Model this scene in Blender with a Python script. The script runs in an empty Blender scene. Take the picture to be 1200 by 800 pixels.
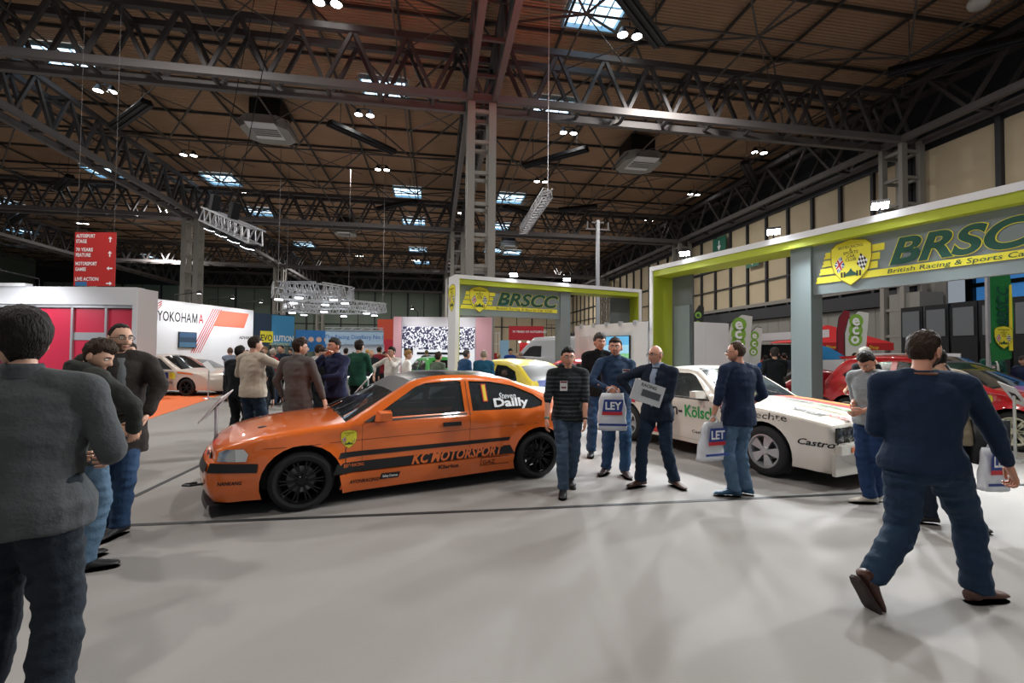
import bpy, bmesh, math, random, colorsys
import numpy as np
from mathutils import Vector, Matrix, noise, Euler
from mathutils.geometry import delaunay_2d_cdt
R=math.radians; PI=math.pi
random.seed(7)
SC=bpy.context.scene; COL=SC.collection
# ---------------------------------------------------------------- camera
FPX=545.0; CH=1.58
YAW=R(-9.4); PITCH=R(1.5); ROLL=R(0.5)
cam=bpy.data.cameras.new('camera'); cam.sensor_width=36; cam.lens=FPX/1200*36; cam.clip_end=500; cam.clip_start=.05
camo=bpy.data.objects.new('camera',cam); COL.objects.link(camo)
CM=Matrix.Rotation(YAW,3,'Z')@Matrix.Rotation(PI/2+PITCH,3,'X')@Matrix.Rotation(ROLL,3,'Z')
camo.matrix_world=Matrix.Translation((0,0,CH))@CM.to_4x4()
SC.camera=camo
SC.view_settings.view_transform='Standard'; SC.view_settings.look='None'
SC.view_settings.exposure=0.0; SC.view_settings.gamma=1.0; SC.view_settings.use_curve_mapping=False
# ---------------------------------------------------------------- world: even dim blue-grey fill, added as ambient light
w=bpy.data.worlds.new('world'); SC.world=w; w.use_nodes=True
w.node_tree.nodes['Background'].inputs[0].default_value=(.80,.90,1.0,1)
w.node_tree.nodes['Background'].inputs[1].default_value=.30
SC.cycles.max_bounces=6; SC.cycles.diffuse_bounces=3; SC.cycles.glossy_bounces=3; SC.cycles.transparent_max_bounces=12
SC.cycles.use_adaptive_sampling=True; SC.cycles.caustics_reflective=False; SC.cycles.caustics_refractive=False
SC.cycles.sample_clamp_indirect=4.0; SC.cycles.sample_clamp_direct=0
try: SC.cycles.use_denoising=True; SC.cycles.denoiser='OPENIMAGEDENOISE'
except Exception: pass
FW=Vector((math.sin(-YAW),math.cos(-YAW),0)); RT=Vector((math.cos(-YAW),-math.sin(-YAW),0))
def lamp(kind,loc,power,color=(1,1,1),size=1.0,target=None,spot=None,blend=.5):
    l=bpy.data.lights.new('lamp_light',kind); l.energy=power; l.color=color
    if kind=='AREA': l.shape='DISK'; l.size=size
    else: l.shadow_soft_size=size
    if kind=='SPOT': l.spot_size=R(spot or 90); l.spot_blend=blend
    o=bpy.data.objects.new('lamp_light',l); COL.objects.link(o); o.location=loc
    if target is not None:
        d=Vector(target)-Vector(loc); o.rotation_euler=d.to_track_quat('-Z','Y').to_euler()
    return o
# the hall's own high-bay lamps (the ones over and beside the camera, out of frame, and a few in frame)
for x,y,p in ((-14,6,5200),(8,4,3400),(22,8,3600),(-13,20,5600),(14,24,5000),(-4,-8,2600),(-40,30,7000),(-8,44,6500),(20,46,6000),(-30,60,9000),(6,75,12000),(-20,95,14000),(-45,85,10000),(22,90,12000)):
    lamp('AREA',(x,y,18.2),p*.36,(1,.95,.9),1.2,(x,y,0))
lamp('SPOT',(4,12,9),2600,(1,.10,.05),.2,(1,23,19),60,.8)   # red stage lamp washing the roof steel
# ---------------------------------------------------------------- geometry helpers
def ray(px,py):
    d=CM@Vector(((px-600)/FPX,-(py-400)/FPX,-1)); return d
def at_z(px,py,z=0.0):
    d=ray(px,py); t=(z-CH)/d.z; return Vector((d.x*t,d.y*t,z))
def at_D(px,py,D):
    d=ray(px,py); t=D/d.dot(FW); return Vector((0,0,CH))+d*t
def LD(L,D,z=0): 
    p=RT*L+FW*D; return Vector((p.x,p.y,z))
def s2l(c): return tuple(((v/12.92) if v<=.04045 else ((v+.055)/1.055)**2.4) for v in c)
def hx(h): h=h.lstrip('#'); return s2l(tuple(int(h[i:i+2],16)/255 for i in (0,2,4)))
MATS={}
def mat(name,col,rough=.6,metal=0,emit=0,bump=0,bscale=40,var=0,vscale=5,spec=.5,coat=0,alpha=1,stretch=(1,1,1),sheen=0):
    if name in MATS: return MATS[name]
    if isinstance(col,str): col=hx(col)
    m=bpy.data.materials.new(name); m.use_nodes=True; nt=m.node_tree; N=nt.nodes; L=nt.links
    b=N['Principled BSDF']; b.inputs['Base Color'].default_value=(*col,1); b.inputs['Roughness'].default_value=rough
    b.inputs['Metallic'].default_value=metal; b.inputs['Specular IOR Level'].default_value=spec
    if coat: b.inputs['Coat Weight'].default_value=coat; b.inputs['Coat Roughness'].default_value=.04
    if sheen: b.inputs['Sheen Weight'].default_value=sheen
    if emit: b.inputs['Emission Color'].default_value=(*col,1); b.inputs['Emission Strength'].default_value=emit
    if bump or var:
        tc=N.new('ShaderNodeTexCoord'); mp=N.new('ShaderNodeMapping'); mp.inputs['Scale'].default_value=stretch
        L.new(tc.outputs['Object'],mp.inputs['Vector'])
    if bump:
        n=N.new('ShaderNodeTexNoise'); n.inputs['Scale'].default_value=bscale; n.inputs['Detail'].default_value=3
        L.new(mp.outputs[0],n.inputs['Vector']); bp=N.new('ShaderNodeBump'); bp.inputs['Strength'].default_value=bump; bp.inputs['Distance'].default_value=.02
        L.new(n.outputs['Fac'],bp.inputs['Height']); L.new(bp.outputs[0],b.inputs['Normal'])
    if var:
        n=N.new('ShaderNodeTexNoise'); n.inputs['Scale'].default_value=vscale; n.inputs['Detail'].default_value=4
        L.new(mp.outputs[0],n.inputs['Vector']); mx=N.new('ShaderNodeMix'); mx.data_type='RGBA'
        mx.inputs[6].default_value=(*[c*(1-var) for c in col],1); mx.inputs[7].default_value=(*[min(1,c*(1+var)) for c in col],1)
        L.new(n.outputs['Fac'],mx.inputs[0]); L.new(mx.outputs[2],b.inputs['Base Color'])
    MATS[name]=m; return m
def glass(name,col,op=.6,rough=.03):
    if name in MATS: return MATS[name]
    m=bpy.data.materials.new(name); m.use_nodes=True; nt=m.node_tree; N=nt.nodes; L=nt.links; N.clear()
    o=N.new('ShaderNodeOutputMaterial'); t=N.new('ShaderNodeBsdfTransparent'); g=N.new('ShaderNodeBsdfGlossy'); d=N.new('ShaderNodeBsdfPrincipled')
    c=hx(col); t.inputs[0].default_value=(*c,1); g.inputs['Roughness'].default_value=rough
    d.inputs['Base Color'].default_value=(*[v*.3 for v in c],1); d.inputs['Roughness'].default_value=.1
    fr=N.new('ShaderNodeFresnel'); fr.inputs[0].default_value=1.5
    m1=N.new('ShaderNodeMixShader'); m1.inputs[0].default_value=op; L.new(t.outputs[0],m1.inputs[1]); L.new(d.outputs[0],m1.inputs[2])
    m2=N.new('ShaderNodeMixShader'); L.new(fr.outputs[0],m2.inputs[0]); L.new(m1.outputs[0],m2.inputs[1]); L.new(g.outputs[0],m2.inputs[2])
    L.new(m2.outputs[0],o.inputs[0]); MATS[name]=m; return m
class MB:
    def __init__(s): s.v=[]; s.f=[]; s.mi=[]; s.k=0
    def add(s,vs,fs,k=None):
        o=len(s.v); s.v+= [tuple(v) for v in vs]; s.f+=[tuple(i+o for i in f) for f in fs]; s.mi+=[s.k if k is None else k]*len(fs); return s
    def box(s,a,b,k=None):
        (x0,y0,z0),(x1,y1,z1)=a,b
        return s.add([(x0,y0,z0),(x1,y0,z0),(x1,y1,z0),(x0,y1,z0),(x0,y0,z1),(x1,y0,z1),(x1,y1,z1),(x0,y1,z1)],[(0,3,2,1),(4,5,6,7),(0,1,5,4),(1,2,6,5),(2,3,7,6),(3,0,4,7)],k)
    def bar(s,p,q,w=.05,h=None,up=(0,0,1),k=None):
        p=Vector(p);q=Vector(q);h=h or w; d=(q-p).normalized(); u=Vector(up)
        if abs(d.dot(u))>.98: u=Vector((0,1,0))
        a=d.cross(u).normalized(); b=a.cross(d); vs=[]
        for c in (p,q):
            for sa,sb in ((-1,-1),(1,-1),(1,1),(-1,1)): vs.append(c+a*(sa*w/2)+b*(sb*h/2))
        return s.add(vs,[(0,1,2,3),(7,6,5,4),(0,4,5,1),(1,5,6,2),(2,6,7,3),(3,7,4,0)],k)
    def tube(s,path,r,n=8,k=None,cap=True):
        P=[Vector(p) for p in path]; rs=r if isinstance(r,(list,tuple)) else [r]*len(P); vs=[];fs=[]; pa=None
        for i,p in enumerate(P):
            d=(P[min(i+1,len(P)-1)]-P[max(i-1,0)]).normalized()
            if pa is None:
                pa=d.orthogonal().normalized()
            pa=(pa-d*pa.dot(d)).normalized(); b=d.cross(pa)
            rr=rs[i]; ra,rb=rr if isinstance(rr,(tuple,list)) else (rr,rr)
            for j in range(n):
                t=2*PI*j/n; vs.append(p+pa*(math.cos(t)*ra)+b*(math.sin(t)*rb))
        for i in range(len(P)-1):
            for j in range(n):
                a=i*n+j;c=i*n+(j+1)%n; fs.append((a,c,c+n,a+n))
        if cap: fs.append(tuple(range(n))[::-1]); fs.append(tuple((len(P)-1)*n+j for j in range(n)))
        return s.add(vs,fs,k)
    def loft(s,rings,k=None,cap=True):
        n=len(rings[0]); vs=[v for r in rings for v in r]; fs=[]
        for i in range(len(rings)-1):
            for j in range(n):
                a=i*n+j;c=i*n+(j+1)%n; fs.append((a,c,c+n,a+n))
        if cap: fs.append(tuple(range(n))[::-1]); fs.append(tuple((len(rings)-1)*n+j for j in range(n)))
        return s.add(vs,fs,k)
    def lathe(s,prof,n=24,axis='z',c=(0,0,0),k=None):
        vs=[];fs=[];c=Vector(c)
        for r,h in prof:
            for j in range(n):
                t=2*PI*j/n; a,b=r*math.cos(t),r*math.sin(t)
                vs.append(c+Vector({'z':(a,b,h),'y':(a,h,b),'x':(h,a,b)}[axis]))
        for i in range(len(prof)-1):
            for j in range(n):
                a=i*n+j;d=i*n+(j+1)%n; fs.append((a,d,d+n,a+n))
        return s.add(vs,fs,k)
    def prism(s,poly,t,o=(0,0,0),ux=(1,0,0),uy=(0,0,1),k=None):
        o=Vector(o);ux=Vector(ux);uy=Vector(uy);n=ux.cross(uy)*t; m=len(poly)
        vs=[o+ux*p[0]+uy*p[1] for p in poly]; vs+=[v+n for v in vs]
        fs=[tuple(range(m))[::-1],tuple(range(m,2*m))]+[(i,(i+1)%m,(i+1)%m+m,i+m) for i in range(m)]
        return s.add(vs,fs,k)
    def sph(s,c,r,nu=12,nv=8,k=None):
        c=Vector(c); r=(r,r,r) if not isinstance(r,(tuple,list)) else r
        rings=[]
        for i in range(nv+1):
            ph=-PI/2+PI*i/nv; cr=max(math.cos(ph),.02)
            rings.append([c+Vector((r[0]*cr*math.cos(2*PI*j/nu),r[1]*cr*math.sin(2*PI*j/nu),r[2]*math.sin(ph))) for j in range(nu)])
        return s.loft(rings,k)
    def mesh(s,name,mats,smooth=False,fix=False):
        me=bpy.data.meshes.new(name); me.from_pydata(s.v,[],s.f)
        for m in (mats if isinstance(mats,(list,tuple)) else [mats]): me.materials.append(m)
        if any(s.mi): me.polygons.foreach_set('material_index',s.mi)
        if fix:
            b=bmesh.new(); b.from_mesh(me); bmesh.ops.remove_doubles(b,verts=b.verts,dist=1e-4); bmesh.ops.recalc_face_normals(b,faces=b.faces); b.to_mesh(me); b.free()
        if smooth:
            me.polygons.foreach_set('use_smooth',[True]*len(me.polygons))
            if smooth is not True: me.set_sharp_from_angle(angle=R(smooth))
        me.update(); return me
    def build(s,name,mats,parent=None,smooth=False,fix=False,**kw):
        return obj(name,s.mesh(name,mats,smooth,fix),parent,**kw)
def obj(name,me,parent=None,loc=None,rz=None,**kw):
    o=bpy.data.objects.new(name,me); COL.objects.link(o)
    if parent is not None: o.parent=parent
    if loc is not None: o.location=loc
    if rz is not None: o.rotation_euler=(0,0,rz)
    for k,v in kw.items():
        if v is not None: o[k]=v
    return o
def thing(name,label,cat,loc=(0,0,0),rz=0,group=None):
    return obj(name,None,None,loc,rz,label=label,category=cat,group=group)
def empty_struct(name): return obj(name,None,None,kind='structure')
TMP=bpy.data.scenes.new('tmp')
def evaluated(o):
    TMP.collection.objects.link(o); TMP.view_layers[0].update()
    dg=TMP.view_layers[0].depsgraph; dg.update()
    me=bpy.data.meshes.new_from_object(o.evaluated_get(dg),depsgraph=dg)
    TMP.collection.objects.unlink(o); return me
def remesh(mb,voxel,smooth=2,fac=.5):
    me=mb.mesh('t',[]); o=bpy.data.objects.new('t',me)
    m=o.modifiers.new('r','REMESH'); m.mode='VOXEL'; m.voxel_size=voxel
    if smooth: q=o.modifiers.new('s','SMOOTH'); q.factor=fac; q.iterations=smooth
    r=evaluated(o); bpy.data.objects.remove(o)
    vs=np.empty(len(r.vertices)*3); r.vertices.foreach_get('co',vs)
    fs=[tuple(p.vertices) for p in r.polygons]; nn=np.empty(len(r.vertices)*3); r.vertices.foreach_get('normal',nn)
    bpy.data.meshes.remove(r); return vs.reshape(-1,3),fs,nn.reshape(-1,3)
_tc={}
def textmesh(txt,size=1.0,bold=0,shear=0,sx=1.0,align='LEFT',spacing=1.0,res=2):
    key=(txt,size,bold,shear,sx,align,spacing,res)
    if key in _tc: return _tc[key]
    c=bpy.data.curves.new('t','FONT'); c.body=txt; c.size=size; c.offset=bold*size; c.shear=shear; c.align_x=align; c.space_character=spacing; c.resolution_u=res
    o=bpy.data.objects.new('t',c); me=evaluated(o)
    vs=[(v.co.x*sx,v.co.y) for v in me.vertices]; fs=[tuple(p.vertices) for p in me.polygons]
    bpy.data.objects.remove(o); bpy.data.meshes.remove(me); _tc[key]=(vs,fs); return vs,fs
def text(name,txt,size,m,o,ux=(1,0,0),uy=(0,0,1),parent=None,off=.004,width=None,thick=0,**kw):
    """flat lettering laid on the plane o + u*ux + v*uy, centred if align=CENTER"""
    bold=kw.pop('bold',0);shear=kw.pop('shear',0);align=kw.pop('align','LEFT');sp=kw.pop('spacing',1)
    vs,fs=textmesh(txt,size,bold,shear,1.0,align,sp)
    sx=1.0
    if width:
        w=max(v[0] for v in vs)-min(v[0] for v in vs); sx=width/w
    ux=Vector(ux).normalized();uy=Vector(uy).normalized();n=ux.cross(uy);o=Vector(o)
    P=[o+ux*(v[0]*sx)+uy*v[1]+n*off for v in vs]; b=MB(); b.add(P,fs)
    return b.build(name,m,parent,**kw)
def flat(name,poly,m,o,ux,uy,parent=None,off=.003,**kw):
    ux=Vector(ux).normalized();uy=Vector(uy).normalized();n=ux.cross(uy);o=Vector(o)
    b=MB(); b.add([o+ux*p[0]+uy*p[1]+n*off for p in poly],[tuple(range(len(poly)))]); return b.build(name,m,parent,**kw)
def rect(w,h,x=0,y=0): return [(x,y),(x+w,y),(x+w,y+h),(x,y+h)]
UB={}
def unit_bar(m):
    if m.name not in UB:
        b=MB(); b.bar((0,0,0),(1,0,0),1,1); UB[m.name]=b.mesh('bar',m)
    return UB[m.name]
def barobj(name,p,q,w,m,parent=None,h=None,**kw):
    """one bar as an object of its own, sharing a unit mesh"""
    p=Vector(p);q=Vector(q);d=q-p; o=obj(name,unit_bar(m),parent,**kw)
    x=d.normalized(); u=Vector((0,0,1)) if abs(x.z)<.98 else Vector((0,1,0)); y=u.cross(x).normalized(); z=x.cross(y)
    M=Matrix((x*d.length,y*w,z*(h or w))).transposed().to_4x4(); M.translation=p; o.matrix_local=M; return o
# ================================================================ materials of the hall
M_steel=mat('painted_steel','#686464',.55,.1,var=.12,vscale=1)
M_brace=mat('brace_steel','#4a4748',.55,.1)
M_steel_d=mat('dark_steel','#34353a',.6,.1)
M_col=mat('column_paint','#8d8a84',.6,.0,var=.1,vscale=1)
M_black=mat('black_metal','#121418',.45,.2)
M_white=mat('white_panel','#e4e6ea',.45)
M_alu=mat('aluminium','#c3c6cc',.35,.6)
M_cream=mat('cream_cladding','#ccbd9f',.7,var=.08,vscale=.8)
M_green=mat('green_cladding','#78877a',.7,var=.08,vscale=.5)
M_gclad=mat('grey_cladding','#8b8984',.7,var=.05)
M_lamp=mat('lamp_glow',(1,.97,.92),emit=14)
M_sky=mat('skylight_glow',(.62,.82,1.0),emit=2.6)
def deck_material():
    m=bpy.data.materials.new('corrugated_deck'); m.use_nodes=True; N=m.node_tree.nodes; L=m.node_tree.links; b=N['Principled BSDF']
    tc=N.new('ShaderNodeTexCoord'); w=N.new('ShaderNodeTexWave'); w.bands_direction='Y'; w.inputs['Scale'].default_value=1.25
    L.new(tc.outputs['Object'],w.inputs['Vector']); bp=N.new('ShaderNodeBump'); bp.inputs['Distance'].default_value=.12; bp.inputs['Strength'].default_value=1
    L.new(w.outputs['Fac'],bp.inputs['Height']); L.new(bp.outputs[0],b.inputs['Normal'])
    n=N.new('ShaderNodeTexNoise'); n.inputs['Scale'].default_value=.35; L.new(tc.outputs['Object'],n.inputs['Vector'])
    mx=N.new('ShaderNodeMix'); mx.data_type='RGBA'; mx.inputs[6].default_value=(*hx('#b08c70'),1); mx.inputs[7].default_value=(*hx('#c8a484'),1)
    L.new(n.outputs['Fac'],mx.inputs[0]); L.new(mx.outputs[2],b.inputs['Base Color']); b.inputs['Roughness'].default_value=.8
    return m
def carpet_material():
    m=bpy.data.materials.new('grey_carpet'); m.use_nodes=True; N=m.node_tree.nodes; L=m.node_tree.links; b=N['Principled BSDF']
    tc=N.new('ShaderNodeTexCoord')
    n=N.new('ShaderNodeTexNoise'); n.inputs['Scale'].default_value=.8; n.inputs['Detail'].default_value=6; n.inputs['Roughness'].default_value=.6; L.new(tc.outputs['Object'],n.inputs['Vector'])
    n2=N.new('ShaderNodeTexNoise'); n2.inputs['Scale'].default_value=160; n2.inputs['Detail'].default_value=2; L.new(tc.outputs['Object'],n2.inputs['Vector'])
    mx=N.new('ShaderNodeMix'); mx.data_type='RGBA'; mx.inputs[6].default_value=(*hx('#86837f'),1); mx.inputs[7].default_value=(*hx('#979492'),1)
    L.new(n.outputs['Fac'],mx.inputs[0])
    m2=N.new('ShaderNodeMix'); m2.data_type='RGBA'; m2.blend_type='MULTIPLY'; m2.inputs[0].default_value=.35; L.new(mx.outputs[2],m2.inputs[6]); L.new(n2.outputs['Color'],m2.inputs[7])
    mm=N.new('ShaderNodeMix'); mm.data_type='RGBA'; mm.inputs[0].default_value=.8; L.new(mx.outputs[2],mm.inputs[7]); L.new(m2.outputs[2],mm.inputs[6])
    L.new(mm.outputs[2],b.inputs['Base Color']); b.inputs['Roughness'].default_value=.75; b.inputs['Specular IOR Level'].default_value=.25
    bp=N.new('ShaderNodeBump'); bp.inputs['Strength'].default_value=.25; bp.inputs['Distance'].default_value=.004; L.new(n2.outputs['Fac'],bp.inputs['Height']); L.new(bp.outputs[0],b.inputs['Normal'])
    return m
GX=(-87.4,-57.4,-27.4,2.6,32.8); GY=(28,58,88,118); ZB=16.75; ZT=20.0; ZD=22.0; YE=121.5; XE=34.2; X0=-90; Y0=-32
b=MB(); b.box((X0,Y0,-.2),(XE+14,YE,0)); b.build('floor',carpet_material(),kind='structure')
b=MB(); b.box((X0,Y0,ZD),(XE+1,YE,ZD+.3)); b.build('ceiling',deck_material(),kind='structure')
# cloth tape lines on the carpet
def tape(pts,wd,name='trim_1'):
    P=[at_z(x,y,0) for x,y in pts]; b=MB()
    for p,q in zip(P,P[1:]):
        d=(q-p).normalized(); n=Vector((-d.y,d.x,0))*wd/2; z=Vector((0,0,.004))
        b.add([p-n+z,q-n+z,q+n+z,p+n+z,p-n,q-n,q+n,p+n],[(0,1,2,3),(4,5,1,0),(6,7,3,2)])
    b.build(name,mat('black_tape','#26282a',.7),kind='structure')
tape([(112,617),(600,597),(1010,578),(1330,561)],.06,'trim_1')
tape([(155,583),(262,532),(330,500),(372,480)],.06,'trim_2')
# orange carpet tongue on the left
P=[at_z(*p,0) for p in ((165,494),(250,466),(262,461),(170,461))]
b=MB(); b.add([p+Vector((0,0,.006)) for p in P]+[p+Vector((0,0,.001)) for p in P],[(0,1,2,3),(4,5,1,0),(5,6,2,1),(7,4,0,3)]); b.build('trim_3',mat('orange_carpet','#e2703a',.8,bump=.2),kind='structure')
# ---------------------------------------------------------------- roof steel
def truss(name,axis,c,a0,a1,step=3.0,hw=.75,detail=True,m=None,zb=ZB,zt=ZT):
    m=m or M_steel; root=empty_struct(name)
    def P(t,o,z): return (t,c+o,z) if axis=='x' else (c+o,t,z)
    for o in (-hw,hw):
        barobj('bottom_chord',P(a0,o,zb),P(a1,o,zb),.34,m,root,h=.42)
        barobj('top_chord',P(a0,o,zt),P(a1,o,zt),.34,M_brace,root,h=.36)
    n=max(1,round((a1-a0)/step)); s=(a1-a0)/n; far=MB()
    def br(nm,p,q,w):
        if detail: barobj(nm,p,q,w,M_brace,root)
        else: far.bar(p,q,w)
    for i in range(n):
        t=a0+i*s
        if i%1==0: pass
        for o in (-hw,hw):
            br('brace',P(t,o,zb),P(t+s/2,o,zt),.2); br('brace',P(t+s/2,o,zt),P(t+s,o,zb),.2)
        br('rung',P(t,-hw,zb),P(t,hw,zb),.16); br('rung',P(t+s/2,-hw,zt),P(t+s/2,hw,zt),.16)
    if not detail: far.build('web_braces',M_brace,root,kind='stuff')
    return root
truss('roof_truss','x',28,GX[2],GX[4])
truss('roof_truss','x',58,GX[1],GX[4],detail=False)
truss('roof_truss','x',88,GX[1],GX[4],detail=False)
truss('roof_truss','x',118,GX[1],GX[4],detail=False)
truss('roof_truss','x',28,GX[1],GX[2],detail=False)
truss('roof_truss','y',GX[3],-2,28)
truss('roof_truss','y',GX[3],28,118,detail=False)
truss('roof_truss','y',GX[2],28,58); truss('roof_truss','y',GX[2],58,118,detail=False); truss('roof_truss','y',GX[2],-2,28,detail=False)
truss('roof_truss','y',GX[4],-2,28,step=5,hw=.9); truss('roof_truss','y',GX[4],28,58,step=5,hw=.9); truss('roof_truss','y',GX[4],58,118,step=5,hw=.9,detail=False)
truss('roof_truss','y',GX[1],28,118,detail=False)
# purlins under the deck, and the light space-frame struts below them
M_pur=mat('purlin_steel','#3a3836',.6)
t=empty_struct('roof_purlins')
for i in range(25):
    y=-2+5*i
    if y<YE: barobj('purlin',(X0,y,ZD-.1),(XE,y,ZD-.1),.12,M_pur,t,h=.2)
for i in range(25):
    x=-87.4+5*i
    if x<XE: barobj('purlin',(x,Y0,ZD-.27),(x,YE,ZD-.27),.14,M_pur,t,h=.14)
t=empty_struct('roof_struts'); far=MB(); M_strut=mat('strut_steel','#55504c',.55,.1)
def node(i,j): return Vector((2.6+10*i-5,28+10*j-5,19.4))
for i in range(-8,4):
    for j in range(-3,10):
        p=node(i,j)
        if p.x>33 or p.x<-87: continue
        near=(-3<=i<=3 and -1<=j<=3)
        for dx,dy in ((-5,-5),(5,-5),(5,5),(-5,5)):
            q=Vector((p.x+dx,p.y+dy,ZD-.3))
            if near: barobj('strut',p,q,.1,M_strut,t)
            else: far.bar(p,q,.11)
        for di,dj in ((1,0),(0,1)):
            q=node(i+di,j+dj)
            if q.x<33 and q.y<120:
                if near: barobj('tie_rod',p,q,.09,M_strut,t)
                else: far.bar(p,q,.1)
        if near: barobj('tie_rod',p,node(i,j)+Vector((5,5,-.0)),.05,M_strut,t); barobj('tie_rod',p+Vector((5,0,0)),p+Vector((0,5,0)),.05,M_strut,t)
        else: far.bar(p,p+Vector((5,5,0)),.06)
far.build('far_struts',M_strut,t,kind='stuff')
# ---------------------------------------------------------------- lattice columns
def column(x,y,w=1.5,ztop=ZB,m=None):
    m=m or M_col; root=empty_struct('lattice_column'); root.location=(x,y,0)
    h=w/2-.22
    for sx in (-1,1):
        for sy in (-1,1): barobj('column_leg',(sx*h,sy*h,0),(sx*h,sy*h,ztop),.44,m,root,h=.3)
    z=1.2
    while z<ztop-.3:
        for s_ in (-1,1):
            barobj('rung',(-h,s_*h,z),(h,s_*h,z),.2,m,root); barobj('rung',(s_*h,-h,z),(s_*h,h,z),.2,m,root)
        z+=1.85
for x in GX[1:]:
    for y in GY:
        if x<30 or y<100: column(x,y,1.7 if x<30 else 1.9)
# ---------------------------------------------------------------- right wall
W=empty_struct('wall_right')
def panel_run(y0,y1,z0,z1,step,m,name,par,x=XE,thk=.08,gap=.3,zj=None):
    n=round((y1-y0)/step)
    for i in range(n):
        a=y0+i*step+gap/2; c=y0+(i+1)*step-gap/2
        b=MB(); b.box((x,a,z0),(x+thk,c,z1)); b.build(name,m,par)
b=MB(); b.box((XE+.1,Y0,0),(XE+.5,16,24)); b.box((XE+.1,16,0),(XE+.5,28,5)); b.box((XE+.1,16,10.6),(XE+.5,28,24)); b.box((XE+.1,28,0),(XE+.5,YE,24)); b.build('wall_backing',mat('backing_dark','#2b2e33',.8),W)  # dark grey backing behind the wall panels
panel_run(28.4,118.4,12.2,16.2,3,M_cream,'wall_panel',W); panel_run(28.4,118.4,7.1,11.9,3,M_cream,'wall_panel',W)
panel_run(-2,28,11.9,16.2,5,M_cream,'wall_panel',W,gap=.35)
panel_run(28.4,118.4,0,5.4,1.5,M_gclad,'cladding_sheet',W,gap=.04)
for i in range(31):
    y=28.4+3*i; barobj('mullion',(XE-.12,y,5.5),(XE-.12,y,16.4),.24,M_steel_d,W,h=.24)
for z,h in ((12.05,.2),(9.5,.12),(7.0,.35),(16.3,.4)): barobj('rail',(XE-.15,28,z),(XE-.15,YE,z),.2,M_steel_d if z!=7.0 else M_col,W,h=h)
barobj('rail',(XE-.5,-2,11.5),(XE-.5,28,11.5),.8,M_col,W,h=.3); barobj('rail',(XE-.35,-2,10.9),(XE-.35,28,10.9),.3,M_steel_d,W,h=.9)
barobj('rail',(XE-.3,28,6.0),(XE-.3,YE,6.0),.3,M_steel_d,W,h=1.1)
for i in range(7): barobj('mullion',(XE-.1,-2+5*i,11.5),(XE-.1,-2+5*i,16.4),.35,M_steel_d,W,h=.3)
for k in range(5): barobj('rail',(XE-.1,28,17.2+k*.9),(XE-.1,YE,17.2+k*.9),.06,M_steel_d,W)
# upper gallery glazing behind the open bay (blue light outside)
b=MB(); b.box((XE+6,12,4),(XE+6.2,29,11)); b.build('window_1',mat('gallery_daylight',(.05,.22,.55),emit=.5),kind='structure')
for i in range(9): barobj('mullion',(XE+5.9,13+2*i,4),(XE+5.9,13+2*i,11),.5,M_black,W)
barobj('rail',(XE+5.8,12,7),(XE+5.8,29,7),.3,M_black,W)
b=MB(); b.box((XE+.5,14,5),(XE+7,29,5.3)); b.build('gallery_floor',M_steel_d,W)
b=MB(); b.box((XE-2.2,26.2,0),(XE-.3,28.3,6.0)); b.build('pier',M_gclad,W)
b=MB(); 
for i in range(2): b.box((XE-.05,26.2+i*.72,5),(XE+.1,26.9+i*.72,10.6))
b.build('cladding_sheet',M_gclad,W)
# black screens along the foot of the near bay
W2=empty_struct('partition_run')
for i in range(9):
    y=13+i*1.55; b=MB(); b.box((XE-3,y,0),(XE-2.9,y+1.4,4.9)); b.build('black_panel',M_black,W2)
    b=MB(); b.box((XE-3.06,y+.15,2.9),(XE-3,y+1.25,4.6)); b.build('grey_panel',mat('panel_grey','#60656a',.6),W2)
# back wall
W=empty_struct('wall_back')
b=MB(); b.box((X0,YE,0),(XE+.5,YE+.3,24)); b.build('wall_backing',mat('backing_dark',''),W)
for i in range(30):
    x=-88+4.05*i
    if x>33: break
    for z0,z1 in ((0,8.4),(8.7,17)):
        b=MB(); b.box((x+.1,YE-.15,z0),(x+3.95,YE,z1)); b.build('wall_panel',M_cream if x>10 else M_green,W)
for i in range(30):
    x=-88+4.05*i
    if x<34 and i%2==0: barobj('post',(x,YE-.4,0),(x,YE-.4,17.2),.3,M_steel_d,W)
b=MB(); b.box((X0,Y0,0),(X0+.3,YE,24)); b.build('wall_left',M_green,kind='structure')
# ---------------------------------------------------------------- skylights
def skylight(px,py,s=3.4,z=ZD-.05):
    c=at_z(px,py,z); root=obj('skylight',None,None,(c.x,c.y,z),kind='structure')
    b=MB(); b.box((-s/2,-s/2,0),(s/2,s/2,.03)); b.build('pane',M_sky,root)
    M_f=mat('skylight_frame','#8fb4c6',.5)
    for k in (-1,1):
        barobj('frame_bar',(k*s/2,-s/2,-.15),(k*s/2,s/2,-.15),.14,M_f,root,h=.3); barobj('frame_bar',(-s/2,k*s/2,-.15),(s/2,k*s/2,-.15),.14,M_f,root,h=.3)
    for k in (-1,0,1): barobj('glazing_bar',(k*s/4,-s/2,-.03),(k*s/4,s/2,-.03),.07,M_f,root)
    barobj('glazing_bar',(-s/2,0,-.03),(s/2,0,-.03),.07,M_f,root)
for px,py in ((700,6),(80,68),(452,105),(645,126),(260,209),(478,224),(598,231),(305,247),(485,258),(585,264),(357,286),(490,292),(494,306),(578,292),(125,200),(0,235),(28,270),(600,295),(172,300)): skylight(px,py)
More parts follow.
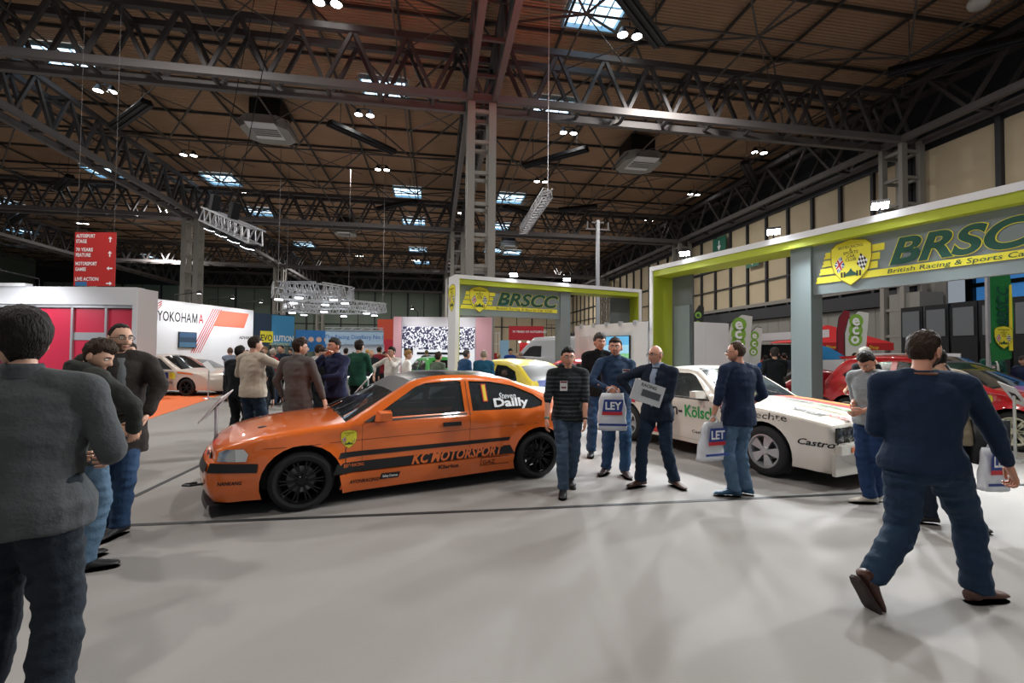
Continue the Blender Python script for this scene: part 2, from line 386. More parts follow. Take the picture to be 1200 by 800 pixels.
# ---------------------------------------------------------------- high-bay lamps in pairs
def bay_lamp(px,py,lab,z=20.6,sp=.45):
    c=at_z(px,py,z); root=thing('high_bay_lamp','pair of bright round high-bay lamps '+lab,'ceiling lamp',c,group='pairs of high-bay lamps')
    for k in (-1,1):
        b=MB(); b.lathe([(.05,.5),(.12,.45),(.3,.12),(.34,0)],12,c=(k*sp,0,0)); b.build('reflector',M_black,root,True)
        b=MB(); b.lathe([(.001,.03),(.3,.03),(.3,.02)],12,c=(k*sp,0,-.02)); b.build('bulb',M_lamp,root)
    barobj('hanger',(0,0,.5),(0,0,ZD-z),.05,M_steel_d,root); barobj('cross_bar',(-sp,0,.5),(sp,0,.5),.06,M_steel_d,root)
for (px,py),lab in [((384, 4), 'at the top edge, left half of the roof'), ((738, 42), 'beside the large skylight at the top edge'), ((123, 107), 'just below the front truss at far left'), ((427, 135), 'under the front truss, left of the central column'), ((666, 156), 'under the front truss, first right of the central column'), ((221, 182), 'above the square skylight over the left column'), ((448, 199), 'left of the central column, above a lone skylight'), ((634, 213), 'above the slim tilted lighting truss'), ((890, 179), 'under the front truss toward the cream wall'), ((813, 228), "over the near frame's left end, high up"), ((94, 216), 'behind the left long truss, far left'), ((97, 262), 'directly above the red hanging sign'), ((761, 258), 'halfway between mast and near frame'), ((693, 326), 'low in the far roof beside the mast foot'), ((282, 226), 'just right of the left column head'), ((170, 252), 'between red hanging sign and left column'), ((487, 305), 'deep in the far roof, left of the far frame'), ((543, 250), 'half hidden behind the central column'), ((421, 300), 'far back above the white lighting trusses'), ((658, 322), "far back above the far frame's right half"), ((736, 309), 'far back just right of the mast')]: bay_lamp(px,py,lab)
# ---------------------------------------------------------------- black radiant heaters
def heater(p,q,lab,z=19.0,w=.9):
    a=at_z(*p,z); c=at_z(*q,z); d=c-a; root=thing('radiant_heater','long black radiant heater '+lab,'heater',(a+c)/2,math.atan2(d.y,d.x),group='black radiant heaters'); l=min(d.length,11)/2
    b=MB(); b.prism([(-w/2,0),(w/2,0),(w/2*.6,.35),(-w/2*.6,.35)],2*l,(-l,0,0),(0,1,0),(0,0,1)); b.build('hood',M_black,root)
    for k in (-1,1): barobj('emitter_tube',(-l,k*w*.2,-.04),(l,k*w*.2,-.04),.1,M_steel_d,root)
    for k in (-.7,.7): barobj('hanger',(k*l,0,.3),(k*l,0,ZD-z),.04,M_steel_d,root)
for p,q,lab in [((728, -8), (775, 54), 'beside the large skylight at the top edge'), ((133, 150), (172, 122), 'tilted, left of the left air handling unit'), ((386, 146), (462, 180), 'between the left air handling unit and the central column'), ((614, 196), (688, 176), 'just right of the central column'), ((873, 192), (886, 220), 'seen nearly end-on near the cream wall'), ((1040, 88), (1235, 38), 'reaching out of the upper right corner'), ((442, 246), (487, 237), 'small and far, left of the central column'), ((592, 243), (620, 252), 'small and far, just right of the central column'), ((66, 223), (82, 208), 'behind the left long truss'), ((10, 262), (30, 250), 'at the far left picture edge'), ((655, 247), (700, 243), 'far off above the mast')]: heater(p,q,lab)
# ---------------------------------------------------------------- air handling units
M_vent=mat('vent_housing','#9a9894',.5)
def air_unit(px,py,z,s=3.6,label='grey air handling unit with black duct hanging under the roof, left of the central column'):
    c=at_z(px,py,z); root=thing('air_unit',label,'air unit',c)
    b=MB(); b.prism([(-s/2,-s*.3),(-s*.3,-s/2),(s*.3,-s/2),(s/2,-s*.3),(s/2,s*.3),(s*.3,s/2),(-s*.3,s/2),(-s/2,s*.3)],.8,(0,0,0),(1,0,0),(0,1,0)); b.build('housing',M_vent,root)
    b=MB(); b.box((-s*.3,-s*.6,-.05),(s*.3,s*.2,0)); b.build('grille',M_white,root)
    for k in range(4): barobj('slat',(-s*.28,-s*.3+k*.35,-.09),(s*.28,-s*.3+k*.35,-.09),.08,M_vent,root)
    b=MB(); b.box((-s*.32,-s*.3,.8),(s*.32,s*.5,ZD-z-.36)); b.build('duct',M_black,root)
    for k in (-1,1): barobj('bracket',(k*s*.5,-s*.5,.4),(k*s*.5,s*.6,.4),.12,M_steel,root)
air_unit(315,158,19.2); air_unit(748,195,19.2,label='grey air handling unit with black duct hanging under the roof, right of the central column')
air_unit(596,290,19.2,3,label='small pale air unit far off to the right of the central column'); air_unit(405,275,19.2,3,label='round pale air unit far off left of the central column')
c=at_z(1147,3,17.5); b=MB(); b.sph((0,0,0),(.42,.42,.32),14,8); o=b.build('sensor_dome',M_vent,None,True,loc=c,label='pale dome sensor hanging at the top edge of the roof, far right',category='sensor')
b=MB(); b.bar((0,0,.2),(0,0,ZD-c.z),.05); b.build('hanger',M_steel_d,o)
# ================================================================ flat graphics helpers
def plane_map(o,ux,uy):
    ux=Vector(ux).normalized();uy=Vector(uy).normalized();n=ux.cross(uy);o=Vector(o)
    return lambda u,v,l=0: o+ux*u+uy*v+n*(.002+.0015*l)
def add_text(b,mp,txt,size,u,v,k,l=1,bold=0,shear=0,width=None,align='CENTER',rot=0,spacing=1,res=2):
    vs,fs=textmesh(txt,size,bold,shear,1.0,align,spacing,res)
    sx=1
    if width:
        w=max(p[0] for p in vs)-min(p[0] for p in vs); sx=width/max(w,1e-6)
    c,s=math.cos(rot),math.sin(rot)
    b.add([mp(u+(p[0]*sx)*c-p[1]*s,v+(p[0]*sx)*s+p[1]*c,l) for p in vs],fs,k)
def add_poly(b,mp,poly,k,l=0,sub=0):
    b.add([mp(x,y,l) for x,y in poly],[tuple(range(len(poly)))],k)
M_yel=mat('print_yellow','#e6dd3c',.6); M_dg=mat('print_green','#0f4a3c',.5); M_ink=mat('print_black','#15181a',.5)
M_red=mat('print_red','#c0202c',.5); M_blu=mat('print_blue','#1d3a86',.5); M_wht=mat('print_white','#eceef0',.5)
M_org=mat('print_orange','#e8693a',.5); M_brown=mat('print_gold','#8a7a20',.5)
CRM=[M_yel,M_dg,M_ink,M_red,M_blu,M_wht,M_brown]
def crest(mp,h,b=None,detail=True):
    """club shield with two flags and a small green racing car, h high, centred on 0,0"""
    b=b or MB(); S=h
    out=[(-.40,.34),(-.30,.44),(0,.5),(.30,.44),(.40,.34),(.40,.05),(.34,-.18),(.2,-.36),(0,-.5),(-.2,-.36),(-.34,-.18),(-.40,.05)]
    add_poly(b,mp,[(x*S*1.05,y*S*1.04) for x,y in out],6,0); add_poly(b,mp,[(x*S,y*S) for x,y in out],0,1)
    if detail:
        for t,y,wd in (('BRITISH RACING',.315,.50),('&',.255,.05),('SPORTS',.185,.3),('CAR',.105,.17),('CLUB',.03,.22)): add_text(b,mp,t,.09*S,0,y*S,2,2,bold=.01,width=wd*S)
    for sg in (-1,1):
        q=[(sg*.08,.02),(sg*.26,.2),(sg*.3,-.02),(sg*.16,-.18)]
        q=[(sg*.20,.17),(sg*.34,.0),(sg*.26,-.22),(sg*.12,-.06)]
        if sg<0:
            add_poly(b,mp,[(x*S,y*S) for x,y in q],4,2)
            def bl(s,t): 
                a=[q[0][i]*(1-s)+q[1][i]*s for i in (0,1)]; c=[q[3][i]*(1-s)+q[2][i]*s for i in (0,1)]
                return ((a[0]*(1-t)+c[0]*t)*S,(a[1]*(1-t)+c[1]*t)*S)
            for (k,w,l) in ((5,.17,3),(3,.09,4)):
                add_poly(b,mp,[bl(.5-w,0),bl(.5+w,0),bl(.5+w,1),bl(.5-w,1)],k,l); add_poly(b,mp,[bl(0,.5-w),bl(1,.5-w),bl(1,.5+w),bl(0,.5+w)],k,l)
            add_poly(b,mp,[bl(0,0),bl(.12,0),bl(1,1),bl(.88,1)],5,2.5); add_poly(b,mp,[bl(.88,0),bl(1,0),bl(.12,1),bl(0,1)],5,2.5)
        else:
            add_poly(b,mp,[(x*S,y*S) for x,y in q],5,2)
            def bl(s,t):
                a=[q[0][i]*(1-s)+q[1][i]*s for i in (0,1)]; c=[q[3][i]*(1-s)+q[2][i]*s for i in (0,1)]
                return ((a[0]*(1-t)+c[0]*t)*S,(a[1]*(1-t)+c[1]*t)*S)
            for i in range(4):
                for j in range(5):
                    if (i+j)%2==0: add_poly(b,mp,[bl(i/4,j/5),bl((i+1)/4,j/5),bl((i+1)/4,(j+1)/5),bl(i/4,(j+1)/5)],2,3)
        for x in (.11,.17): add_poly(b,mp,[(sg*x*S,-.32*S),(sg*(x+.035)*S,-.32*S),(sg*(x+.035)*S,-.2*S),(sg*x*S,-.2*S)],2,3)
    add_poly(b,mp,[(-.13*S,-.30*S),(.13*S,-.30*S),(.10*S,-.24*S),(.04*S,-.2*S),(.0,-.13*S),(-.04*S,-.2*S),(-.1*S,-.24*S)],1,3)
    return b
def wing_stripes(b,mp,x0,x1,ys,hh,k=0):
    for i,(y,a,c) in enumerate(ys):
        add_poly(b,mp,[(a,y),(c,y),(c+.05*hh,y+hh),(a+hh*.35,y+hh),(a+hh*.15,y+hh*.75),(a+hh*.3,y+hh*.5),(a+hh*.05,y+hh*.3)],k,0)
def club_sign(parent,u0,z0,w,h,y=-.005):
    """logo and lettering over a w x h area, lower left corner u0,z0 on the facade plane"""
    mp=plane_map((u0,y,z0),(1,0,0),(0,0,1)); b=MB()
    hh=h*.14
    wing_stripes(b,mp,0,0,[(h*.12,0,w*.975),(h*.30,w*.02,w*.30),(h*.47,w*.035,w*.31),(h*.64,w*.045,w*.33)],hh)
    b.build('logo_stripes',CRM,parent)
    m2=plane_map((u0+w*.18,y-.008,z0+h*.49),(1,0,0),(0,0,1)); crest(m2,h*.95).build('crest',CRM,parent)
    b=MB(); vs,fs=textmesh('BRSCC',h*.66,.02,.28,1,'LEFT',1.02)
    add_text(b,mp,'BRSCC',h*.68,w*.345,h*.33,0,1.5,bold=.05,shear=.28,width=w*.648,align='LEFT',res=8); 
    add_text(b,mp,'BRSCC',h*.68,w*.345,h*.33,1,2.5,bold=.034,shear=.28,width=w*.638,align='LEFT',res=8); b.build('lettering',CRM,parent)
    b=MB(); add_text(b,mp,'British Racing & Sports Car Club',h*.125,w*.63,h*.15,1,2,bold=.004,shear=.15,width=w*.58); b.build('strap_line',CRM,parent)
M_lime=mat('lime_board','#a9b62c',.55); M_fg=mat('frame_grey','#7d8a8c',.5); M_fg2=mat('frame_grey_dark','#63696a',.55); M_fw=mat('frame_white','#e9ebee',.4)
def floodlight(parent_w,label,aim,power):
    root=thing('floodlight',label,'floodlight',parent_w,group=None)
    d=(Vector(aim)-Vector(parent_w)); rz=math.atan2(d.y,d.x)-PI/2; root.rotation_euler=(0,0,rz)
    b=MB(); b.prism([(-.13,-.08),(.13,-.08),(.13,.08),(-.13,.08)],.06,(0,.05,.12),(1,0,0),(0,.75,.66)); b.build('housing',M_black,root)
    b=MB(); n=Vector((1,0,0)).cross(Vector((0,.75,.66))).normalized()
    o=Vector((0,.05,.12))-n*.004; b.add([o+Vector((sx*.115,0,0))+Vector((0,.75,.66))*sy*.065 for sx,sy in ((-1,-1),(1,-1),(1,1),(-1,1))],[(0,1,2,3)])
    b.build('lens',mat('flood_glow',(.93,.97,1),emit=60),root)
    barobj('bracket',(0,-.12,0),(0,.06,.1),.03,M_black,root)
    p=Vector(parent_w)+Matrix.Rotation(rz,3,'Z')@Vector((0,.16,.06)); lamp('SPOT',p,power,(.92,.97,1),.09,aim,120,.6)
def booth(A,B,name,label,pillar_x,sign_end,left_side,lights,depth=.75,H=4.0):
    d=B-A; Lg=d.length; rz=math.atan2(d.y,d.x); root=thing(name,label,'display frame',A,rz); t=.12
    b=MB(); b.box((0,0,H-t),(Lg,depth,H)); b.build('top_beam',M_fw,root)
    b=MB(); b.box((t,.03,H-t-.16),(Lg-t,depth-.02,H-t)); b.build('lime_lining',M_lime,root)
    for x0 in (0,Lg-t):
        b=MB(); b.box((x0,0,0),(x0+t,depth,H-t)); b.build('end_wall',M_fw,root)
    for x0 in (t,Lg-t-.03):
        b=MB(); b.box((x0,.03,0),(x0+.03,depth-.02,H-t-.16)); b.build('lime_lining',M_lime,root)
    b=MB(); 
    xs=sign_end
    b.box((min(pillar_x,xs),.2,2.77),(max(pillar_x,xs),.3,H-t-.16)); b.build('sign_board',M_fg,root)
    b=MB(); b.box((pillar_x-.2,.14,0),(pillar_x+.2,.5,H-t-.16)); b.build('pillar',M_fg,root)
    x0=pillar_x+.22 if xs>pillar_x else xs+.06; x1=xs-.06 if xs>pillar_x else pillar_x-.22
    return root,Lg,x0,x1
A1=LD(-1.74,14.2);B1=LD(4.80,17.2)
r1,L1,a,c=booth(A1,B1,'display_frame','far lime and white exhibition frame with small BRSCC sign behind orange car',4.0,.15,True,2)
club_sign(r1,a,2.88,c-a,.84,.19)
b=MB(); b.box((L1-1.05,.5,0),(L1-.15,.56,3.7)); b.build('back_board',M_fg2,r1)
mp=plane_map((-.002,depth_c:=.37,3.3),(0,-1,0),(0,0,1)); crest(mp,.85).build('crest',CRM,r1)
A2=LD(3.78,12.8);B2=A2+(LD(6.95,6.31)-A2).normalized()*9.2
r2,L2,a,c=booth(A2,B2,'display_frame','near tall lime and white exhibition frame with large BRSCC sign over the white coupe',4.1,9.05,False,3)
club_sign(r2,4.36,2.87,4.0-.5,.86,.19)
b=MB(); b.box((.3,.55,0),(1.0,.61,3.7)); b.build('back_board',M_fg2,r2)
b=MB(); b.box((.42,.5,0),(.95,.55,2.9)); b.build('panel',M_fg,r2)
def onbooth(r,x,y=-.02,z=4.0): return r.location+Matrix.Rotation(r.rotation_euler.z,3,'Z')@Vector((x,y,z))
C1=LD(-1.2,6.2); 
for i,(r,x,lab,aim,p) in enumerate(((r1,1.95,'floodlight clamped on the far frame above its sign',LD(-1.5,7.5),1100),(r1,3.95,'floodlight clamped on the far frame above its grey pillar',LD(.5,8),1100),(r2,1.3,'floodlight on the near frame, first from its left end',LD(1.8,7.5),900),(r2,3.65,'floodlight on the near frame just left of its grey pillar',LD(3.2,5.6),900),(r2,5.55,'floodlight on the near frame above the big sign lettering',LD(3.6,3.5),900),(r2,8.3,'floodlight on the near frame beyond the right picture edge',LD(3.0,1.5),700),)):
    floodlight(onbooth(r,x),lab,aim,p)
# ---------------------------------------------------------------- white partitions behind
def wallpanel(name,P,Q,h,m,label,cat,thick=.06,z0=0,n=1,group=None,top=None,loc0=True):
    d=Q-P; L=d.length; rz=math.atan2(d.y,d.x); root=thing(name,label,cat,P,rz,group)
    for i in range(n):
        b=MB(); b.box((L*i/n+(.004 if i else 0),0,z0),(L*(i+1)/n,thick,h)); b.build('panel',m,root)
    root['L']=L; return root,L
pw,L=wallpanel('white_partition',LD(2.05,15.2),LD(3.7,12.75),2.5,M_white,'white partition wall with a screen on it, between the two lime frames','partition',n=3)
for i in range(5):
    b=MB(); b.box((.3+i*.55,-.06,2.42),(.36+i*.55,.1,2.55)); b.build('clip',M_alu,pw)
b=MB(); b.box((.25,-.03,.2),(.7,-.005,2.15)); b.build('door_leaf',mat('door_white','#d6dadf',.4),pw)
wallpanel('white_partition',LD(4.62,12.6),LD(6.2,13.3),2.5,M_white,'white partition wall seen through the open half of the near lime frame','partition',n=2)
def screen(o,ux,w,h,label,name='wall_screen',cols=('#5fb3e6','#9ad0ee','#7fc08a'),em=.9):
    ux=Vector(ux).normalized(); rz=math.atan2(ux.y,ux.x); root=thing(name,label,'screen',o,rz)
    b=MB(); b.box((0,-.05,0),(w,0,h)); b.build('bezel',M_black,root)
    for i,cc in enumerate(cols):
        b=MB(); z=.02+(h-.04)*(len(cols)-1-i)/len(cols); b.add([(.02,-.053,z),(w-.02,-.053,z),(w-.02,-.053,z+(h-.04)/len(cols)),(.02,-.053,z+(h-.04)/len(cols))],[(0,1,2,3)])
        b.build('picture',mat('screen_'+cc,hx(cc),emit=em*.6),root)
    return root
d=(LD(3.7,12.75)-LD(2.05,15.2)).normalized(); nrm=Vector((d.y,-d.x,0)); 
tv=screen(LD(2.05,15.2)+d*1.19+nrm*.02+Vector((0,0,1.35)),d,1.2,.78,'wall screen showing blue sky over green field, on the white partition')
# ---------------------------------------------------------------- left stand with red panels
Cn=at_D(159,412,15.0); Cn.z=0; Ls=Cn+ (at_D(-190,412,15.0)-Cn); Ls.z=0
d=Cn-Ls; rz=math.atan2(d.y,d.x); Lw=d.length
st=thing('exhibition_stand','white and grey stand with red panels in aluminium frames, left edge','stand',Ls,rz)
M_sw=mat('stand_white','#cfd2d8',.5); M_pink=mat('stand_red','#c02a48',.45); M_maroon=mat('stand_maroon','#6a2036',.5)
b=MB(); b.box((0,0,3.05),(Lw,.3,3.62)); b.build('fascia',M_sw,st)
b=MB(); b.box((Lw-.15,0,0),(Lw,.3,3.05)); b.build('end_pier',M_sw,st)
b=MB(); b.box((Lw,0,0),(Lw+.02,.85,3.6)); b.build('side_wall',M_white,st)
b=MB(); b.box((0,.25,0),(Lw-.15,.3,3.05)); b.build('backing',M_sw,st)
x=Lw-.15
for i,wd in enumerate((.9,1.1,1.2,1.2,1.2,1.2,1.2)):
    x-=wd; mm=M_pink if i<3 else M_maroon
    b=MB(); b.box((x+.04,.12,.1),(x+wd-.04,.16,1.9 if i==1 else 2.92)); b.build('red_panel',mm,st)
    if i==1: b=MB(); b.box((x+.04,.12,2.15),(x+wd-.04,.16,2.92)); b.build('red_panel',mm,st)
    if i==1: b=MB(); b.box((x+.04,.1,1.9),(x+wd-.04,.18,2.15)); b.build('rail',M_alu,st)
    for xx in (x-.03,): b=MB(); b.box((xx,.05,0),(xx+.07,.2,3.05)); b.build('post',M_alu,st)
    b=MB(); b.box((x,.05,2.95),(x+wd,.2,3.05)); b.build('rail',M_alu,st)
mp=plane_map((Lw-.15-3.65,.11,2.7),(1,0,0),(0,0,1)); b=MB(); add_poly(b,mp,[(.19*math.cos(k*PI/10),.19*math.sin(k*PI/10)) for k in range(20)],1,1); add_text(b,mp,'70',.14,0,-.06,0,2,bold=.01); b.build('badge',[M_maroon,M_wht],st)
b=MB(); b.box((Lw-8.5,-.05,3.62),(Lw-3.6,.2,3.72)); b.box((Lw-8.5,-.05,3.72),(Lw-5.2,.2,3.9)); b.build('cornice',M_white,st)
# Yokohama-style white wall
Py=at_D(178,412,18.9);Qy=at_D(296,413,24.0);Py.z=Qy.z=0
yw,L=wallpanel('stand_wall',Py,Qy,3.7,M_white,'long white stand wall with YOKOHAMA lettering and red diagonal stripes','stand wall',n=4)
mp=plane_map((0,-.004,0),(1,0,0),(0,0,1)); b=MB(); add_text(b,mp,'YOKOHA',.60,.18,2.82,0,1,bold=.012,width=1.55,align='LEFT'); add_poly(b,mp,[(1.76+x*.26,2.82+y*.43) for x,y in ((0,0),(.17,0),(.17,.62),(.42,0),(.58,0),(.83,.62),(.83,0),(1,0),(1,1),(.8,1),(.5,.28),(.2,1),(0,1))],0,1); add_text(b,mp,'A',.60,2.08,2.82,1,1,bold=.01,width=.26,align='LEFT')
b.build('lettering',[M_ink,M_red],yw)
b=MB()
for i in range(5): x=1.72+i*.11; add_poly(b,mp,[(x,1.5),(x+.045,1.5),(x+1.15,3.55),(x+1.10,3.55)],0,0)
for i in range(3): add_poly(b,mp,[(0,3.05+i*.16),(0,3.1+i*.16),(.35,3.5+i*.07),(.35,3.45+i*.07)],0,0)
b.build('stripes',[M_red],yw)
b=MB(); b.add([mp(2.85,2.75,1),(mp(L-.6,2.75,1)),(mp(L-.3,3.5,1)),(mp(3.2,3.5,1))],[(0,1,2,3)]); b.build('orange_print',mat('salmon_print','#e87a62',.5),yw)
b=MB(); add_text(b,mp,'ADVAN',.2,4.7,2.2,0,1,bold=.02,shear=.3); b.build('small_lettering',[M_ink],yw)
dd=(Qy-Py).normalized(); screen(Py+dd*1.1+Vector((0,0,1.72))+Vector((dd.y,-dd.x,0))*.02,dd,.85,.68,'dark screen with a car picture on the white stand wall behind the rally car',cols=('#33506e','#24384c','#3e5f78'),em=.5)
def added_arm_light(root,x,h,power,out=1.3,y0=0):  # lamp on an arm, added to brighten the stand walls
    h_=obj('added_arm_lamp',None,root,(x,y0,h)); b=MB(); b.tube([(0,.03,-.1),(0,0,.25),(0,-out,.35)],.02,6); b.build('arm',M_black,h_,True)
    b=MB(); b.lathe([(.03,.1),(.09,.06),(.11,-.06)],10,c=(0,-out,.33)); b.build('shade',M_black,h_); b=MB(); b.lathe([(.001,0),(.09,0)],10,c=(0,-out,.28)); b.build('bulb',M_lamp,h_)
    M=Matrix.Translation(root.location)@Matrix.Rotation(root.rotation_euler.z,4,'Z'); lamp('SPOT',M@Vector((x,y0-out,h+.24)),power,(.98,.98,1),.1,M@Vector((x,y0,h*.45)),130,.8)
for x in (.9,2.6,4.3): added_arm_light(yw,x,3.7,170)
for x in (3.2,6.2): added_arm_light(st,Lw-x,3.62,300,out=1.6)

# banner wall with EVOLUTION
P=at_D(297,412,26);Q=at_D(344,413,28);P.z=Q.z=0
ev,L=wallpanel('printed_banner',P,Q,3.75,mat('banner_navy','#22384f',.5),'dark blue printed banner reading EVOLUTION beside the white stand wall','banner',z0=1.9)
mp=plane_map((0,-.01,0),(1,0,0),(0,0,1)); b=MB(); add_poly(b,mp,[(L*.42,1.95),(L,1.95),(L,3.7),(L*.42,3.7)],3,0); add_poly(b,mp,[(.35,2.1),(1.1,2.1),(1.1,2.75),(.35,2.75)],0,1); add_text(b,mp,'EVO',.5,.72,2.2,1,2,bold=.02,width=.65); add_text(b,mp,'LUTION',.45,1.75,2.2,2,2,bold=.03,width=1.2); add_text(b,mp,'AUTOSPORT',.22,1.5,1.95,0,2,shear=.3); b.build('print',[M_yel,M_ink,M_wht,mat('print_cyan','#3c8fc0',.5)],ev)
for x in (.05,L-.05): barobj('post',(x,.05,0),(x,.05,1.9),.08,M_alu,ev)
P=at_D(346,412,30);Q=at_D(383,413,31);P.z=Q.z=0
bb,L=wallpanel('printed_banner',P,Q,3.0,mat('banner_blue','#2c74b8',.5),'blue banner with four small round pictures','banner',z0=1.6)
mp=plane_map((0,-.01,0),(1,0,0),(0,0,1)); b=MB()
for i in range(4): add_poly(b,mp,[(.45+i*.48+.17*math.cos(k*PI/8),2.4+.17*math.sin(k*PI/8)) for k in range(16)],0,1)
b.build('picture',mat('print_skin','#dcb8a6',.5),bb)
for x in (.1,L-.1): barobj('post',(x,.1,0),(x,.1,1.6),.08,M_alu,bb)
P=at_D(381,412,30);Q=at_D(449,413,30);P.z=Q.z=0
bb,L=wallpanel('printed_banner',P,Q,3.0,mat('banner_sky','#a9c7e0',.5),'long pale blue overhead banner of the racing stand','banner',z0=2.1)
mp=plane_map((0,-.01,0),(1,0,0),(0,0,1)); b=MB(); add_text(b,mp,'The Racing Distillery No.1',.36,L/2,2.45,0,1,bold=.01); b.build('print',[mat('print_mid_blue','#4a7cc0',.5)],bb)
b=MB(); b.box((0,.2,0),(L,.26,2.1)); b.build('back_panel',mat('pale_wall','#cdd6df',.5),bb)
for k in range(12): barobj('truss_bar',(k*L/12,-.05,3.0),((k+1)*L/12,-.05,3.15 if k%2 else 3.0),.04,M_alu,bb)
barobj('truss_chord',(0,-.05,3.16),(L,-.05,3.16),.05,M_alu,bb); barobj('truss_chord',(0,-.05,3.0),(L,-.05,3.0),.05,M_alu,bb)
P=at_D(442,412,33);Q=at_D(463,413,33);P.z=Q.z=0
bb,L=wallpanel('red_tower',P,Q,3.95,mat('tower_orange','#c94a2c',.5),'orange and red printed tower beside the big photo wall','tower',thick=.8,z0=0)
b=MB(); b.box((0,-.05,0),(L,0,2.5)); b.build('red_panel',mat('tower_red','#c0263c',.5),bb)
# cinema-like crowd photo wall
P=at_D(461,412,23.5);Q=at_D(576,413,23.5);P.z=Q.z=0
pwall,L=wallpanel('photo_wall_booth',P,Q,3.4,mat('booth_pale','#c8c6cc',.5),'pale pinkish booth wall with a huge black and white crowd photograph','booth wall',thick=.3)
m=bpy.data.materials.new('crowd_photo'); m.use_nodes=True; N=m.node_tree.nodes; Ln=m.node_tree.links; bs=N['Principled BSDF']
tc=N.new('ShaderNodeTexCoord'); vo=N.new('ShaderNodeTexVoronoi'); vo.inputs['Scale'].default_value=15; mpn=N.new('ShaderNodeMapping'); mpn.inputs['Scale'].default_value=(1.3,1,1)
Ln.new(tc.outputs['Object'],mpn.inputs[0]); Ln.new(mpn.outputs[0],vo.inputs['Vector']); cr=N.new('ShaderNodeValToRGB'); cr.color_ramp.interpolation='CONSTANT'
cr.color_ramp.elements[0].color=(.03,.03,.08,1); cr.color_ramp.elements[1].position=.56; cr.color_ramp.elements[1].color=(.85,.86,.95,1); sep=N.new('ShaderNodeSeparateColor'); Ln.new(vo.outputs['Color'],sep.inputs[0]); Ln.new(sep.outputs[0],cr.inputs[0])
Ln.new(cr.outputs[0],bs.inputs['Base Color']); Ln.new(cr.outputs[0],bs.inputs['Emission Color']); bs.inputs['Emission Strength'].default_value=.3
b=MB(); b.box((.45,-.06,1.75),(L-.85,-.01,2.9)); b.build('crowd_photo',m,pwall)
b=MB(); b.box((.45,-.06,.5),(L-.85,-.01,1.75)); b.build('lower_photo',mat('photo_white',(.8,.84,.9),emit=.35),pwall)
b=MB(); b.box((1.2,-.08,1.5),(3.8,-.06,1.62)); b.box((1.5,-.08,1.2),(2.4,-.06,1.45)); b.box((.55,-.08,1.45),(1.0,-.06,1.8)); b.build('photo_car',M_ink,pwall)
for x in (1.2,3.4): added_arm_light(pwall,x,3.4,90)
M_pk=mat('pink_board','#dcaab4',.5)
b=MB(); b.box((0,-.07,0),(.4,-.005,3.4)); b.build('pink_panel',M_pk,pwall); b=MB(); b.box((L-.8,-.07,0),(L,-.005,3.4)); b.build('pink_panel',M_pk,pwall)
# red autosport stand further back, white stair rail
P=at_D(596,414,38);Q=at_D(637,414,38);P.z=Q.z=0
bb,L=wallpanel('red_stand_sign',P,Q,3.85,mat('sign_red','#b3202e',.5),'red stand sign with small white lettering behind the small frame','sign',z0=2.7)
mp=plane_map((0,-.01,0),(1,0,0),(0,0,1)); b=MB(); add_text(b,mp,'70 YEARS OF AUTOSPORT',.24,L*.6,3.3,0,1,bold=.02); b.build('print',[M_wht],bb)
b=MB(); b.box((.9,.3,0),(2.6,.4,2.5)); b.build('red_panel',M_red,bb)
for x in (0,L): barobj('post',(x,.03,0),(x,.03,2.7),.08,M_alu,bb)
for i in range(3):
    b=MB(); b.sph((.9+i*.7,.1,2.55),.07,8,6); b.build('bulb',M_lamp,bb)
P=at_D(574,414,30);Q=at_D(585,414,30);P.z=Q.z=0
bb,L=wallpanel('red_partition',P,Q,1.6,M_red,'low red partition beside the pale photo wall','partition')
for k in range(4): barobj('rail_post',(k*L/3,.03,1.6),(k*L/3,.03,3),.05,M_wht,bb)
for z in (2.2,2.9): barobj('rail',(0,.03,z),(L,.03,z),.05,M_wht,bb)
P=at_D(586,414,27);Q=at_D(596,414,27);P.z=Q.z=0
wallpanel('blue_board',P,Q,2.35,mat('board_blue','#8fb9d8',.5),'pale blue board standing beside the low red partition','board')
# raised balcony far right of the far frame
P=at_D(640,414,45);Q=at_D(690,414,45);P.z=Q.z=0
bb,L=wallpanel('balcony',P,Q,3.2,M_alu,'far grey raised balcony with railing and dark opening below','balcony',z0=2.9,thick=1)
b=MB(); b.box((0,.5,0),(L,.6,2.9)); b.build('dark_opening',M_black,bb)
for k in range(9): barobj('rail_post',(k*L/8,0,3.2),(k*L/8,0,4.4),.06,M_steel,bb)
barobj('rail',(0,0,4.4),(L,0,4.4),.07,M_steel,bb)
b=MB(); b.box((L*.5,-.8,0),(L,0,2.8)); b.build('white_kiosk',M_white,bb)
